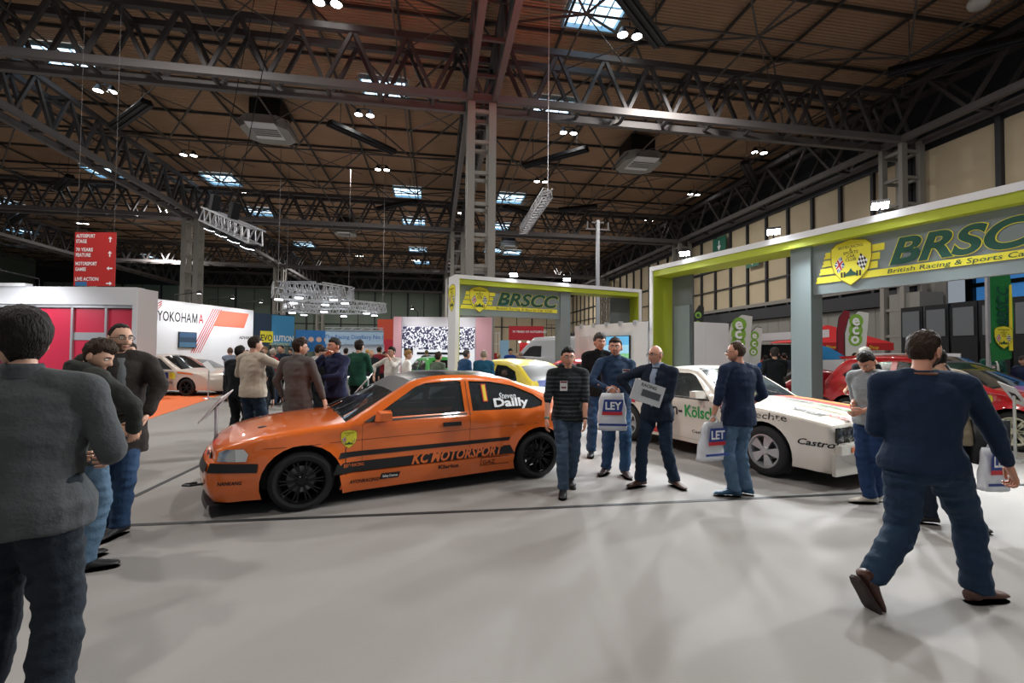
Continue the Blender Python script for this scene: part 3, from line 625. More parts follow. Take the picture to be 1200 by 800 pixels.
# ---------------------------------------------------------------- hanging red direction sign
P=at_D(87,300,22);Q=at_D(135,300,22); P.z=Q.z=0
zb=at_D(100,335,22).z; zt=at_D(100,272,22).z; L=(Q-P).length; hs=zt-zb
hs_=thing('hanging_sign','red hanging direction sign with white words and arrows','sign',(P.x,P.y,zb),math.atan2((Q-P).y,(Q-P).x))
b=MB(); b.box((0,0,0),(L,.05,hs)); b.build('board',mat('sign_board_red','#b8302f',.5),hs_)
mp=plane_map((0,-.004,0),(1,0,0),(0,0,1)); b=MB()
for t,y in (('AUTOSPORT',.90),('STAGE',.80),('70 YEARS',.645),('FEATURE',.545),('MOTORSPORT',.385),('GAMES',.28),('LIVE ACTION',.10)): add_text(b,mp,t,hs*.09,.07,hs*y,0,1,bold=.03,align='LEFT',width=L*.052*len(t))
for y,a in ((.87,90),(.6,90),(.33,180),(.05,0)):
    ar=[(-.14,.03),(.02,.03),(.02,.1),(.14,0),(.02,-.1),(.02,-.03),(-.14,-.03)]; c_,s_=math.cos(R(a)),math.sin(R(a))
    add_poly(b,mp,[(L*.87+x*c_-y2*s_,hs*y+x*s_+y2*c_) for x,y2 in ar],0,1)
b.build('lettering',[M_wht],hs_)
for x in (.1,L-.1): barobj('wire',(x,.02,hs),(x,.02,ZD-zb),.008,M_steel,hs_)
b=MB(); b.add([mp(.1,.0,2),mp(.65,.0,2),mp(.65,.2,2),mp(.1,.2,2)],[(0,1,2,3)]); b.build('blue_patch',mat('patch_blue','#3a76a8',.5),hs_)
# ---------------------------------------------------------------- lighting trusses
def light_truss(P,Q,w,label,lamps=0,n=10):
    P=Vector(P);Q=Vector(Q);d=Q-P; L=d.length; root=thing('lighting_truss',label,'lighting truss',P); 
    root.rotation_euler=d.to_track_quat('X','Z').to_euler()
    for sy in (-1,1):
        for sz in (-1,1): barobj('chord',(0,sy*w/2,sz*w/2),(L,sy*w/2,sz*w/2),w*.1,M_alu,root)
    br=MB()
    for i in range(n):
        a=i*L/n;c=(i+1)*L/n;m_=(a+c)/2
        for s_ in (-1,1):
            br.bar((a,s_*w/2,-w/2),(m_,s_*w/2,w/2),w*.07); br.bar((m_,s_*w/2,w/2),(c,s_*w/2,-w/2),w*.07)
            br.bar((a,-w/2,s_*w/2),(m_,w/2,s_*w/2),w*.07); br.bar((m_,w/2,s_*w/2),(c,-w/2,s_*w/2),w*.07)
    br.build('lacing',M_alu,root,kind='stuff')
    for i in range(lamps):
        x=(i+.5)*L/lamps; b=MB(); b.box((x-.35,-.25,-w/2-.35),(x+.35,.25,-w/2-.12)); h=b.build('lamp_housing',M_black,root)
        b=MB(); b.box((x-.32,-.22,-w/2-.38),(x+.32,.22,-w/2-.351)); b.build('lens',mat('truss_lamp_glow',(.9,.96,1),emit=8),h)
    return root
def hang(p,name='suspension_wire',label='thin steel wire holding a lighting truss'):
    pass
a=at_D(243,252,27);c=at_D(301,278,24); t=light_truss(a,c,.75,'white lattice lighting truss with lamps hanging near the left column',4,8)
for k,x in enumerate((.6,3)): 
    b=MB(); b.bar((x,0,.4),(x,0,.4+ZD-a.z-.8),.03); b.box((x-.2,-.2,.4),(x+.2,.2,1.3)); b.build('hoist',M_black,t)
a=at_D(613,270,26);c=at_D(642,226,20); t=light_truss(a,c,.4,'slim tilted lighting truss hanging right of the central column',0,14); b=MB(); p=t.matrix_basis.inverted()@Vector((c.x,c.y,ZD)); 
b.bar((c-a).length*Vector((1,0,0)),(Matrix.Translation(a)@t.rotation_euler.to_matrix().to_4x4()).inverted()@Vector((c.x,c.y,ZD-.3)),.02); b.build('hoist',M_alu,t)
def hex_truss(px,py,D,rx,ry,w,label):
    c=at_D(px,py,D); pts=[c+RT*(rx*math.cos(t))+FW*(ry*math.sin(t)) for t in [k*PI/3 for k in range(6)]]
    root=thing('lighting_truss',label,'lighting truss',c)
    for i in range(6):
        P=pts[i]-c;Q=pts[(i+1)%6]-c; d=(Q-P); L=d.length; x=d.normalized(); y=Vector((0,0,1)).cross(x)
        for s in (-1,1):
            for z in (-1,1): barobj('chord',P+y*s*w/2+Vector((0,0,z*w/2)),Q+y*s*w/2+Vector((0,0,z*w/2)),w*.1,M_alu,root)
        br=MB(); n=5
        for j in range(n):
            a=P+d*(j/n);b_=P+d*((j+1)/n);m_=(a+b_)/2
            for s in (-1,1):
                o=y*s*w/2; u=Vector((0,0,w/2)); br.bar(a+o-u,m_+o+u,w*.07); br.bar(m_+o+u,b_+o-u,w*.07)
        br.build('lacing',M_alu,root,kind='stuff')
        b=MB(); m_=(P+Q)/2; b.box(m_+Vector((-.3,-.15,-w/2-.35)),m_+Vector((.3,.15,-w/2-.25))); b.build('lens',mat('truss_lamp_glow',''),root)
    for p in (pts[0]-c,pts[3]-c): barobj('wire',p,p+Vector((0,0,ZD-c.z)),.04,M_steel,root)
hex_truss(367,343,42,3.2,3.2,1.0,'upper hexagonal white lighting truss hanging far left of the central column')
hex_truss(392,360,50,5.2,3.2,.9,'lower wide white lighting truss hanging far left of the central column')
# mast with cross arms
c=at_D(700,414,30); c.z=0; zt=at_D(700,258,30).z; mr=thing('mast','tall thin grey mast with small cross arms behind the far frame','mast',c)
barobj('pole',(0,0,0),(0,0,zt),.2,M_alu,mr)
for z,l in ((zt-.6,.8),(zt-.15,.4)): barobj('cross_arm',(-l,0,z),(l,0,z),.09,M_steel,mr)
for x in (-.7,.7): barobj('aerial',(x,0,zt-.6),(x,0,zt-.1),.08,M_steel,mr)
# the nec banner
P=at_D(306,345,100);
b=MB(); b.box((-1.9,-.1,-7.5),(1.9,0,.8)); o=b.build('hanging_banner',M_ink,None,loc=(P.x,YE-.45,at_D(306,341,100).z),label='tall black banner reading the nec on the green end wall',category='banner')
b=MB(); mp=plane_map((.6,-.12,-6.2),(0,0,1),(-1,0,0)); add_text(b,mp,'the nec',1.7,0,0,0,1,bold=.02,align='LEFT'); b.build('lettering',[M_wht],o)
# exit signs on the right wall
for (px,py,s,lab) in ((843,287,1.3,'dark green sign with white arrow high on the cream wall'),(882,305,1.0,'green running-man exit sign on the cream wall')):
    dr=ray(px,py); t_=(XE-.5)/dr.x; p=Vector((0,0,CH))+dr*t_
    b=MB(); b.box((-.04,-s,-s*.7),(.04,s,s*.7)); o=b.build('exit_sign',mat('exit_green','#1f6b55',.4),None,loc=p,label=lab,category='sign')
    b=MB(); mp=plane_map((-.05,0,0),(0,-1,0),(0,0,1)); add_poly(b,mp,[(-.1,s*.4),(.1,s*.4),(.1,-.1),(.35,-.1),(0,-s*.55),(-.35,-.1),(-.1,-.1)],0,1); b.build('symbol',[M_wht],o)
# ---------------------------------------------------------------- feather flags
def feather(px,py,D,h,w,lab,col,band,txt,tcol,face=0,lean=.12,fromz=0):
    p=at_D(px,py,D); p.z=0; root=thing('feather_flag',lab,'flag',p,YAW*1.0+face)
    b=MB(); path=[(0,0,0),(0,0,h*.72),(w*.15,0,h*.88),(w*.55,0,h*.97),(w*.95,0,h*.96)]; b.tube(path,[.02,.018,.015,.012,.01],6); b.build('pole',M_black,root,True)
    out=[(0,h*.15),(0,h*.72),(w*.15,h*.88),(w*.55,h*.97),(w*.97,h*.95),(w*.9,h*.75),(w*.82,h*.5),(w*.7,h*.25),(w*.6,h*.13)]
    b=MB(); b.prism(out,.006,(0,0,0),(1,0,0),(0,0,1)); b.build('sail',col,root)
    if txt:
        b=MB(); mp=plane_map((w*.44,-.008,h*.60),(0,0,1),(-1,0,0)); mp=plane_map((w*.46,-.01,0),(1,0,0),(0,0,1))
        for i,ch in enumerate(txt):
            y=h*(.86-.1*i); 
            if band: add_poly(b,mp,[(w*.28*math.cos(k*PI/8)-.02*i,y+w*.28*math.sin(k*PI/8)) for k in range(16)],0,.5)
            add_text(b,mp,ch,w*.62,-.02*i,y-w*.17,1,2,bold=.03,rot=.1)
        b.build('lettering',[band or M_wht,tcol],root)
    b=MB(); b.lathe([(.001,.03),(.2,.03),(.22,0)],14); b.build('foot',M_black,root); return root
M_eg=mat('flag_green','#7fae42',.6); M_fl=mat('flag_white','#cdd0cc',.7); M_fb=mat('flag_black','#1c201e',.6); M_fr=mat('flag_red','#7a1824',.6)
feather(852,414,15.0,3.0,.85,'white feather flag with green eco rings behind the near frame post','#0' and M_fl,M_eg,'eco',M_wht)
feather(876,414,15.1,2.6,.5,'thin white and green feather flag just right of the eco flag',M_fl,M_eg,'eco',M_wht)
feather(812,414,20,3.85,.5,'black feather flag with green eco letters above the white partition',M_fb,M_eg,'eco',M_fb)
feather(990,416,17.5,3.4,.95,'white feather flag with green eco rings right of the near frame pillar',M_fl,M_eg,'eco',M_wht)
feather(981,416,19,3.6,.55,'dark red feather flag beside the white eco flag',M_fr,None,'',M_wht)
# green club banner on a pole
p=at_D(1160,418,10.5); p.z=0; z0=at_D(1160,424,10.5).z; z1=at_D(1160,314,10.5).z; root=thing('club_banner','long green BRSCC banner hanging from a white pole at the right','banner',p,YAW)
barobj('pole',(-.03,0,0),(-.03,0,z1+.1),.06,M_alu,root); barobj('cross_arm',(-.03,0,z1+.02),(.6,0,z1+.02),.04,M_alu,root)
hh=z1-z0; b=MB(); n=12; vs=[]
for i in range(n+1):
    t=i/n; vs+= [(.0+.03*math.sin(t*6),.04*math.sin(t*5),z1-hh*t),(.52+.04*math.sin(t*5),.04*math.sin(t*5+1),z1-hh*t+.08*t)]
b.add(vs,[(2*i,2*i+1,2*i+3,2*i+2) for i in range(n)]); b.build('sail',mat('banner_green','#1c7a3c',.6),root,True)
b=MB(); mp=plane_map((.30,-.05,z0+hh*.38),(0,0,1),(-1,0,0)); add_text(b,mp,'BRSCC',.36,0,-.08,1,2,bold=.03,shear=.25,align='LEFT',width=hh*.42); add_poly(b,mp,[(-.55,-.08),(hh*.44,-.11),(hh*.44,-.17),(-.55,-.17)],0,1)
b.build('lettering',CRM,root); mp=plane_map((.26,-.055,z0+hh*.26),(1,0,0),(0,0,1)); crest(mp,.5).build('crest',CRM,root)
# ---------------------------------------------------------------- red tent, white barrier, motorhome
p=at_D(970,416,27); p.z=0; root=thing('red_gazebo','red gazebo tent with pale print on its roof','tent',p,YAW)
zr=at_D(970,384,27).z; ze=at_D(970,402,27).z; b=MB(); b.add([(-2.6,-1.5,ze),(2.6,-1.5,ze),(2.6,1.5,ze),(-2.6,1.5,ze),(-.1,0,zr+.15),(.1,0,zr+.15)],[(0,1,5,4),(1,2,5),(2,3,4,5),(3,0,4)]); b.box((-2.6,-1.52,ze-.4),(2.6,-1.48,ze)); b.build('canopy',mat('tent_red','#b8282c',.6),root)
for x in (-2.5,2.5):
    for y in (-1.4,1.4): barobj('leg',(x,y,0),(x,y,ze),.07,M_alu,root)
b=MB(); mp=plane_map((0,-1.53,ze-.33),(1,0,0),(0,0,1)); add_text(b,mp,'Enter Now - Race Car Hire Shop',.26,0,0,0,1); b.build('print',[M_yel],root)
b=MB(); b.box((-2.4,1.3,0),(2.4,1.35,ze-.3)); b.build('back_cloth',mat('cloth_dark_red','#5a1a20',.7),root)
P=at_D(958,416,25);Q=at_D(1125,418,19);P.z=Q.z=0
bb,L=wallpanel('white_barrier',P,Q,1.75,mat('barrier_white','#c9ccd0',.5),'long low white display wall with small goods along it, right background','display wall',n=6)
rr=random.Random(3)
ORD=['first','second','third','fourth','fifth','sixth','seventh','eighth','ninth','tenth','eleventh','twelfth','thirteenth','fourteenth']
for i in range(14):
    x=.5+i*(L-1.0)/14+rr.random()*.15; z=[.85,1.15,1.4][i%3]; s=.10+rr.random()*.12
    c_=rr.choice(['#1c1f22','#7d2b2b','#b7a98a','#3d6a3a','#2c4d7d','#8a8d90','#e0e0dc'])
    b=MB(); b.box((-s,-.12,-s*.8),(s,0,s*.8)); b.build('boxed_goods',mat('goods_'+c_,c_,.5),None,loc=P+(Q-P).normalized()*x+Vector((0,0,z))-Vector((-(Q-P).y,(Q-P).x,0)).normalized()*.01,rz=math.atan2((Q-P).y,(Q-P).x),label='small boxed item on the long white display wall, %s from its left end'%ORD[i],category='box',group='goods on the white display wall')
# motorhome / race transporter with open side
p=at_D(898,416,15.5);p.z=0; root=thing('support_truck','white race support truck with its side open, behind the white coupe','truck',p,YAW-.2)
b=MB(); b.prism([(-1.5,2.0),(-1.2,2.25),(1.8,2.45),(1.8,2.2),(-1.3,2.0)],2.4,(0,2.2,0),(1,0,0),(0,0,1)); b.build('roof_panel',M_white,root)
b=MB(); b.box((-1.5,1.9,.6),(1.8,2.2,2.0)); b.build('back_wall',mat('truck_inside','#30343a',.6),root)
b=MB(); b.box((-1.55,-.1,.35),(1.8,2.2,.6)); b.build('floor_pan',M_black,root)
b=MB(); b.prism([(-1.55,.5),(-1.2,.5),(-1.0,1.5),(-1.25,2.05),(-1.5,2.05)],.1,(0,0,0),(1,0,0),(0,0,1)); b.build('door_pillar',M_white,root)
for x in (-.9,1.1):
    b=MB(); b.lathe([(.16,-.1),(.32,-.1),(.34,0),(.32,.1),(.16,.1)],16,'y',(x,0,.34)); b.build('wheel',M_black,root)
# car transporter roof (blue streamlined shape) behind right
p=at_D(963,416,18.6);p.z=0; root=thing('blue_trailer','blue and white streamlined trailer nose between frame pillar and red tent','trailer',p,YAW)
b=MB(); b.prism([(-1.1,1.55),(-.9,1.9),(-.5,2.02),(-.1,1.93),(.35,1.68),(.62,1.52),(.3,1.46),(-1.1,1.42)],1.2,(0,.6,0),(1,0,0),(0,0,1)); b.build('shell',mat('trailer_blue','#2f8fd0',.3),root)
b=MB(); b.prism([(-1.1,.6),(.6,.6),(.62,1.5),(-1.1,1.44)],1.2,(0,.6,0),(1,0,0),(0,0,1)); b.build('lower_body',M_white,root)
for x in (-.7,.3):
    b=MB(); b.lathe([(.12,-.08),(.3,-.08),(.3,.08),(.12,.08)],14,'y',(x,-.6,.3)); b.build('wheel',M_black,root)
# workbench clutter between
p=at_D(935,416,13.5);p.z=0
for k in range(7):
    x=k*.42-.2; q=LD(9.0+x*1.25,15.0-k*.3,0); b=MB(); b.box((-.2,-.2,0),(.2,.2,.85+.1*(k%3))); b.build('tool_chest',mat('chest_%d'%(k%3),('#b5b8ba','#8f2c2c','#3b3f45')[k%3],.4),None,loc=q,rz=.2*k,label='low %s tool chest behind the red hatchback, %s from the near frame pillar'%(('grey','red','black')[k%3],ORD[k]),category='chest',group='tool chests behind the red hatchback')
# display stands with sloped boards
def info_stand(px,py,h,lab,rz=0,w=.32,D=None,tilt=.9):
    p=at_z(px,py,0) if D is None else at_D(px,py,D); p.z=0; root=thing('info_stand',lab,'information stand',p,YAW+rz)
    b=MB(); b.lathe([(.001,.03),(.14,.03),(.16,0)],16); b.build('base',M_alu,root)
    b=MB(); b.tube([(0,0,.02),(0,0,h)],.02,8); b.build('post',M_alu,root)
    b=MB(); c,s=math.cos(tilt),math.sin(tilt); ux=Vector((c,0,s)); uy=Vector((0,1,0)); o=Vector((0,0,h))
    for P_,n in (((0,0),'plate'),): b.prism([(-.21,-.14),(.21,-.14),(.21,.14),(-.21,.14)],.015,o,(c,0,s),(0,.9,.3)); b.build('sign_plate',mat('plate_white','#d4d6d8',.4),root)
    b=MB(); n=ux.cross(Vector((0,.9,.3))).normalized(); 
    b.add([o-n*.001+ux*x+Vector((0,.9,.3)).normalized()*y for x,y in ((-.06,-.06),(.08,-.06),(.08,.06),(-.06,.06))],[(0,1,2,3)]); b.build('print',M_ink,root)
    return root
info_stand(252,540,.88,'sloped silver information plate stand by the orange car bonnet',D=5.9,tilt=.85)
info_stand(423,500,1.05,'white sloped information plate on a stand in front of the man in green',D=7.3,tilt=.85)
info_stand(244,463,1.05,'white information plate stand before the gold car',D=15.5,tilt=-.8)
info_stand(1190,536,1.0,'silver stand with sloped plate beside the red hatchback front wheel',D=7.2,tilt=-.9)
# white counter
p=LD(-3.55,10.3); b=MB(); b.box((-.28,-.25,0),(.32,.25,1.0)); o=b.build('counter',mat('counter_grey','#b9bbbd',.5),None,loc=p,rz=YAW,label='pale grey counter beside the man in white shirt',category='counter'); b=MB(); b.box((-.3,-.28,1.0),(.34,.28,1.04)); b.build('counter_top',M_wht,o)
# ================================================================ cars
M_tyre=mat('tyre_rubber','#17181a',.75,bump=.1); M_dark=mat('dark_trim','#141518',.5); M_int=mat('car_interior','#1c1e22',.7); M_seat=mat('seat_cloth','#2a2c31',.8)
M_rimb=mat('rim_black','#141416',.25,.5); M_rims=mat('rim_silver','#b9bcbf',.3,.7); M_disc=mat('brake_disc','#8d8f92',.35,.8)
M_glass=glass('tinted_glass','#8d9aa0',.38); M_glassd=glass('dark_glass','#3a4146',.72); M_lens=glass('lamp_lens','#dfe6ea',.15); M_chrome=mat('chrome','#c9ccd0',.15,1)
M_hl=mat('headlamp_reflector','#b8bcc0',.2,.8); M_tl=mat('tail_lamp_red','#8e1016',.25,coat=.5); M_amb=mat('amber_lens','#c8641c',.3)
def crspline(P,n=6):
    """Catmull-Rom through 2-D points; a point given twice is a corner"""
    out=[]; 
    for i in range(len(P)-1):
        a,b_=np.array(P[i][:2]),np.array(P[i+1][:2])
        if np.allclose(a,b_): continue
        p0=np.array(P[i-1][:2]) if i>0 else 2*a-b_
        p3=np.array(P[i+2][:2]) if i+2<len(P) else 2*b_-a
        m1=(b_-p0)/2 if not np.allclose(a,p0) else (b_-a); m2=(p3-a)/2 if not np.allclose(b_,p3) else (b_-a)
        l=np.linalg.norm(b_-a); k=max(2,int(l/.09*n/6)+1)
        if i==0 or True:
            for j in range(k):
                t=j/k; h=(2*t**3-3*t*t+1)*a+(t**3-2*t*t+t)*m1+(-2*t**3+3*t*t)*b_+(t**3-t*t)*m2; out.append(tuple(h))
    out.append(tuple(P[-1][:2])); return out
def inpoly(poly,X,Z):
    P=np.asarray(poly); x1,z1=P[:,0],P[:,1]; x2,z2=np.roll(x1,-1),np.roll(z1,-1); c=np.zeros(X.shape,bool)
    for a,b_,e,f in zip(x1,z1,x2,z2):
        if b_==f: continue
        q=((b_>Z)!=(f>Z))&(X<(e-a)*(Z-b_)/(f-b_)+a); c^=q
    return c
def seg_dist(P,X,Z):
    P=np.asarray(P); d=np.full(X.shape,9.)
    for (a,b_),(e,f) in zip(P[:-1],P[1:]):
        vx,vz=e-a,f-b_; l=vx*vx+vz*vz+1e-12; t=np.clip(((X-a)*vx+(Z-b_)*vz)/l,0,1); d=np.minimum(d,np.hypot(X-a-t*vx,Z-b_-t*vz))
    return d
def resample(poly,step,closed=True):
    out=[]; n=len(poly)
    for i in range(n if closed else n-1):
        a=poly[i];b_=poly[(i+1)%n]; l=math.hypot(b_[0]-a[0],b_[1]-a[1]); k=max(1,int(l/step))
        for j in range(k): out.append((a[0]+(b_[0]-a[0])*j/k,a[1]+(b_[1]-a[1])*j/k))
    if not closed: out.append(poly[-1])
    return out
def panel2d(outline,holes=(),step=.06,extra=()):
    """triangulated region: returns points (n,2) and triangles"""
    loops=[list(outline)]+[list(h) for h in holes]; pts=[];edges=[]
    for lp in loops:
        o=len(pts); pts+=lp; edges+=[(o+i,o+(i+1)%len(lp)) for i in range(len(lp))]
    A=np.array(outline); x0,z0=A.min(0);x1,z1=A.max(0)
    gx,gz=np.meshgrid(np.arange(x0+step/2,x1,step),np.arange(z0+step/2,z1,step)); gx=gx.ravel();gz=gz.ravel()
    ok=inpoly(outline,gx,gz)
    for h in holes: ok&=~inpoly(h,gx,gz)
    d=np.full(gx.shape,9.)
    for lp in loops: d=np.minimum(d,seg_dist(lp+[lp[0]],gx,gz))
    ok&=d>step*.45; pts+=list(zip(gx[ok],gz[ok]))
    if len(extra):
        e=np.array(extra); ok=inpoly(outline,e[:,0],e[:,1])
        for h in holes: ok&=~inpoly(h,e[:,0],e[:,1])
        d=np.full(len(e),9.)
        for lp in loops: d=np.minimum(d,seg_dist(lp+[lp[0]],e[:,0],e[:,1]))
        pts+=[tuple(q) for q in e[ok&(d>.008)]]
    v,_,f,*_r=delaunay_2d_cdt([Vector((float(p[0]),float(p[1]))) for p in pts],edges,[],0,1e-5)
    V=np.array([(q.x,q.y) for q in v]); T=np.array([t for t in f if len(t)==3])
    c=V[T].mean(1); ok=inpoly(outline,c[:,0],c[:,1])
    for h in holes: ok&=~inpoly(h,c[:,0],c[:,1])
    return V,T[ok]
class Car:
    def __init__(s,name,label,loc,rz,S,cat='car',group=None):
        s.S=S; s.root=thing(name,label,cat,loc,rz,group); s.build()
    def sidey(s,X,Z):
        S=s.S; X=np.asarray(X,float);Z=np.asarray(Z,float); W=S['W']/2
        xf,xr=S['xF'],S['xR']
        tf=np.clip((X-(xf-S.get('nf',.75)))/S.get('nf',.75),0,1); tr=np.clip(((xr+S.get('nr',.6))-X)/S.get('nr',.6),0,1)
        hw=W*(1-S.get('kf',.14)*tf**2.2-S.get('kr',.1)*tr**2.2)
        zb=S['belt']; up=np.clip(Z-zb,0,None); dn=np.clip(zb-Z,0,None)
        y=hw-up*S.get('tumble',.38)-np.where(up>0,.02*np.clip(up/.04,0,1),0)
        y-= .10*(np.clip((.42-Z)/.42,0,1))**2+.02*np.clip(dn-.12,0,1)*0
        y+= .012*np.exp(-((Z-(zb-.06))/.06)**2)
        d=seg_dist(s.top,X,Z); r=S.get('edge',.07); dd=np.clip(1-d/r,0,1); y-= r*(1-np.sqrt(1-dd**2*.96))
        for wx in (S['wf'],S['wr']):
            q=np.hypot(X-wx,Z-S['wz']); fl=S.get('flare',.02); y+= fl*np.exp(-(np.clip(q-S['ra'],0,None)/.06)**2)*(Z<zb+.02)
        return y
    def map(s,side=1,off=.0):
        def f(x,z,l=0): 
            y=float(s.sidey(np.array([x]),np.array([z]))[0])+off+.0015*l+.003
            return (x,side*y,z)
        return f
    def mapn(s,pts,side,off):
        P=np.array(pts); y=s.sidey(P[:,0],P[:,1])+off; return [(a,side*b_,c) for a,b_,c in zip(P[:,0],y,P[:,1])]
    def sidepanel(s,name,poly,m,side,off=0,holes=(),step=.08,parent=None,thick=0,extra=(),smooth=35,**kw):
        V,T=panel2d(resample(poly,step),[resample(h,step) for h in holes],step,extra)
        b=MB(); P=s.mapn(V,side,off); F=[tuple(int(i) for i in (t if side<0 else t[::-1])) for t in T]
        # CDT triangles are ccw in (x,z): their normal is -y
        b.add(P,F)
        return b.build(name,m,parent or s.root,smooth,**kw)
    def text(s,name,txt,size,x,z,m,side,width=None,bold=.01,shear=0,rot=0,off=.004,parent=None,align='LEFT',outline=None):
        """lettering wrapped on the side; reads left to right seen from outside"""
        vs,fs=textmesh(txt,size,bold,shear,1,align); dx=-1 if side>0 else 1
        sx=1
        if width: sx=width/max(1e-6,max(v[0] for v in vs)-min(v[0] for v in vs))
        c,s_=math.cos(rot),math.sin(rot)
        P=[(x+dx*((v[0]*sx)*c-v[1]*s_),z+(v[0]*sx)*s_+v[1]*c) for v in vs]
        b=MB(); b.add(s.mapn(P,side,off),fs if side>0 else fs); return b.build(name,m,parent or s.root)
    def build(s):
        S=s.S; M=S['paint']; zb0=S['sill']
        top=crspline(S['top'],S.get('res',6)); s.top=np.array(top)   # rear bottom -> roof -> front bottom
        s.top_in=top
        def arc(wx):
            ra=S['ra']; a0=math.asin(max(-1,min(1,(zb0-S['wz'])/ra))); n=16 if S.get('hero') else 10
            return [(wx+ra*math.cos(PI-a0-(PI-2*a0)*-0-((PI-2*a0))*i/n) if False else wx+ra*math.cos(t),S['wz']+ra*math.sin(t)) for i in range(n+1) for t in [a0+(PI-2*a0)*i/n]]
        af=arc(S['wf']); ar=arc(S['wr'])
        bottom=[top[-1]]+resample([top[-1],af[0]],.1,False)[1:-1]+af+resample([af[-1],ar[0]],.12,False)[1:-1]+ar+resample([ar[-1],top[0]],.1,False)[1:-1]
        outline=list(top[:-1])+bottom
        st=S.get('step',.08)
        ex=[]
        A=np.array(top); 
        for k in range(1,len(A)-1):
            t=A[k+1]-A[k-1]; t/=np.linalg.norm(t)+1e-9; n=np.array([t[1],-t[0]])   # inward guess
            for d in (.012,.03,.055): ex.append(A[k]+n*d); 
        holes=[resample(h,.07) for h in S.get('windows',[])]
        doors=[h for h in S.get('doors',[])]
        hs=holes+[resample(d,.07) for d in doors]
        V,T=panel2d(outline,hs,st,ex); s.outline=outline
        b=MB()
        for side in (1,-1):
            P=s.mapn(V,side,0); b.add(P,[tuple(int(i) for i in (t if side<0 else t[::-1])) for t in T])
        # cross strips
        yo=s.sidey(A[:,0],A[:,1]); n=len(A); ts=[-1,-.93,-.8,-.55,-.28,0,.28,.55,.8,.93,1]; crown=S.get('crown',.05)
        tan=np.gradient(A,axis=0); tan/=np.linalg.norm(tan,axis=1)[:,None]+1e-9; nor=np.stack([-tan[:,1],tan[:,0]],1)
        cr=crown*np.ones(n)
        for i in range(n):
            if abs(nor[i][0])>.75: cr[i]=S.get('bulge',.12)
        for _ in range(4): cr=np.convolve(np.pad(cr,1,'edge'),[.25,.5,.25],'valid'); 
        for _ in range(3): nor=np.stack([np.convolve(np.pad(nor[:,j],1,'edge'),[.25,.5,.25],'valid') for j in (0,1)],1)
        G=[]
        for i in range(n):
            row=[]
            for t in ts:
                q=A[i]+nor[i]*cr[i]*(1-abs(t)**2.2); row.append((q[0],yo[i]*t,q[1]))
            G.append(row)
        s.G=G; s.A=A
        reg=S.get('regions',[])   # (name, i-test x0,x1, z>zmin, tmin.., material)
        used={}
        for i in range(n-1):
            xm=(A[i][0]+A[i+1][0])/2; zm=(A[i][1]+A[i+1][1])/2
            for j in range(len(ts)-1):
                tm=(ts[j]+ts[j+1])/2; hit=None
                for r in reg:
                    if r[1]<=xm<=r[2] and r[3]<=zm<=r[4] and abs(tm)<r[5] and (len(r)<8 or r[7](tm)): hit=r;break
                q=[G[i][j],G[i][j+1],G[i+1][j+1],G[i+1][j]]
                if hit: used.setdefault(hit[0],(MB(),hit[6]))[0].add(q,[(3,2,1,0)])
                else: b.add(q,[(3,2,1,0)])
        body=b.build('body_shell',M,s.root,50,fix=True); s.body=body
        for k,(mb,m) in used.items(): mb.build(k,m,s.root,50,fix=True)
        # doors / glass
        vis=S.get('sides',(1,-1))
        for side in (1,-1):
            for d in doors:
                c=np.mean(np.array(d),0); sh=[tuple(c+(np.array(p)-c)*(1-.006)) for p in d]
                s.sidepanel('door',sh,M,side,-.001,step=.08)
            for k,wn in enumerate(S.get('windows',[])):
                s.sidepanel('side_window',wn,S.get('glass',M_glass),side,-.012,step=.12)
        # wheel arches, floor, inner tub
        b=MB()
        for side in (1,-1):
            for a in (af,ar):
                P=s.mapn(a,side,0); Q=[(x,side*(S['W']/2-.34),z) for x,y,z in P]; m_=len(a)
                b.add(P+Q,[(i,i+1,m_+i+1,m_+i) for i in range(m_-1)]); b.add(Q,[tuple(range(m_))])
        wd=S['W']/2-.36
        b.box((S['xR']+.12,-wd,zb0+.02),(S['xF']-.15,wd,S['belt']-.28))
        x0,x1=S['wr']+S['ra']+.02,S['wf']-S['ra']-.02; wd2=S['W']/2-.13
        b.box((x0,-wd2,zb0+.01),(x1,wd2,zb0+.12)); b.build('underbody',M_dark,s.root)
        if S.get('hero'): s.interior()
        # wheels
        for wx in (S['wf'],S['wr']):
            for side in (1,-1): s.wheel(wx,side)
    def interior(s):
        S=s.S; c=S.get('cab',(-1.3,.75)); zf=S['sill']+.12; W=S['W']/2
        b=MB(); b.box((c[1]-.35,-W+.2,zf),(c[1],W-.2,S['belt']-.02)); b.box((c[1]-.5,-W+.25,S['belt']-.2),(c[1],W-.25,S['belt']-.03)); b.build('dashboard',M_int,s.root)
        for side in (1,-1):
            x=c[0]+.75; b=MB(); b.box((x-.3,side*.36-.24,zf),(x+.25,side*.36+.24,zf+.3)); 
            b.prism([(x-.25,zf+.25),(x-.1,zf+.25),(x-.3,S['belt']+.22),(x-.38,S['belt']+.22)],.44,(0,side*.36+.22,0),(1,0,0),(0,0,1)); b.build('seat',M_seat,s.root)
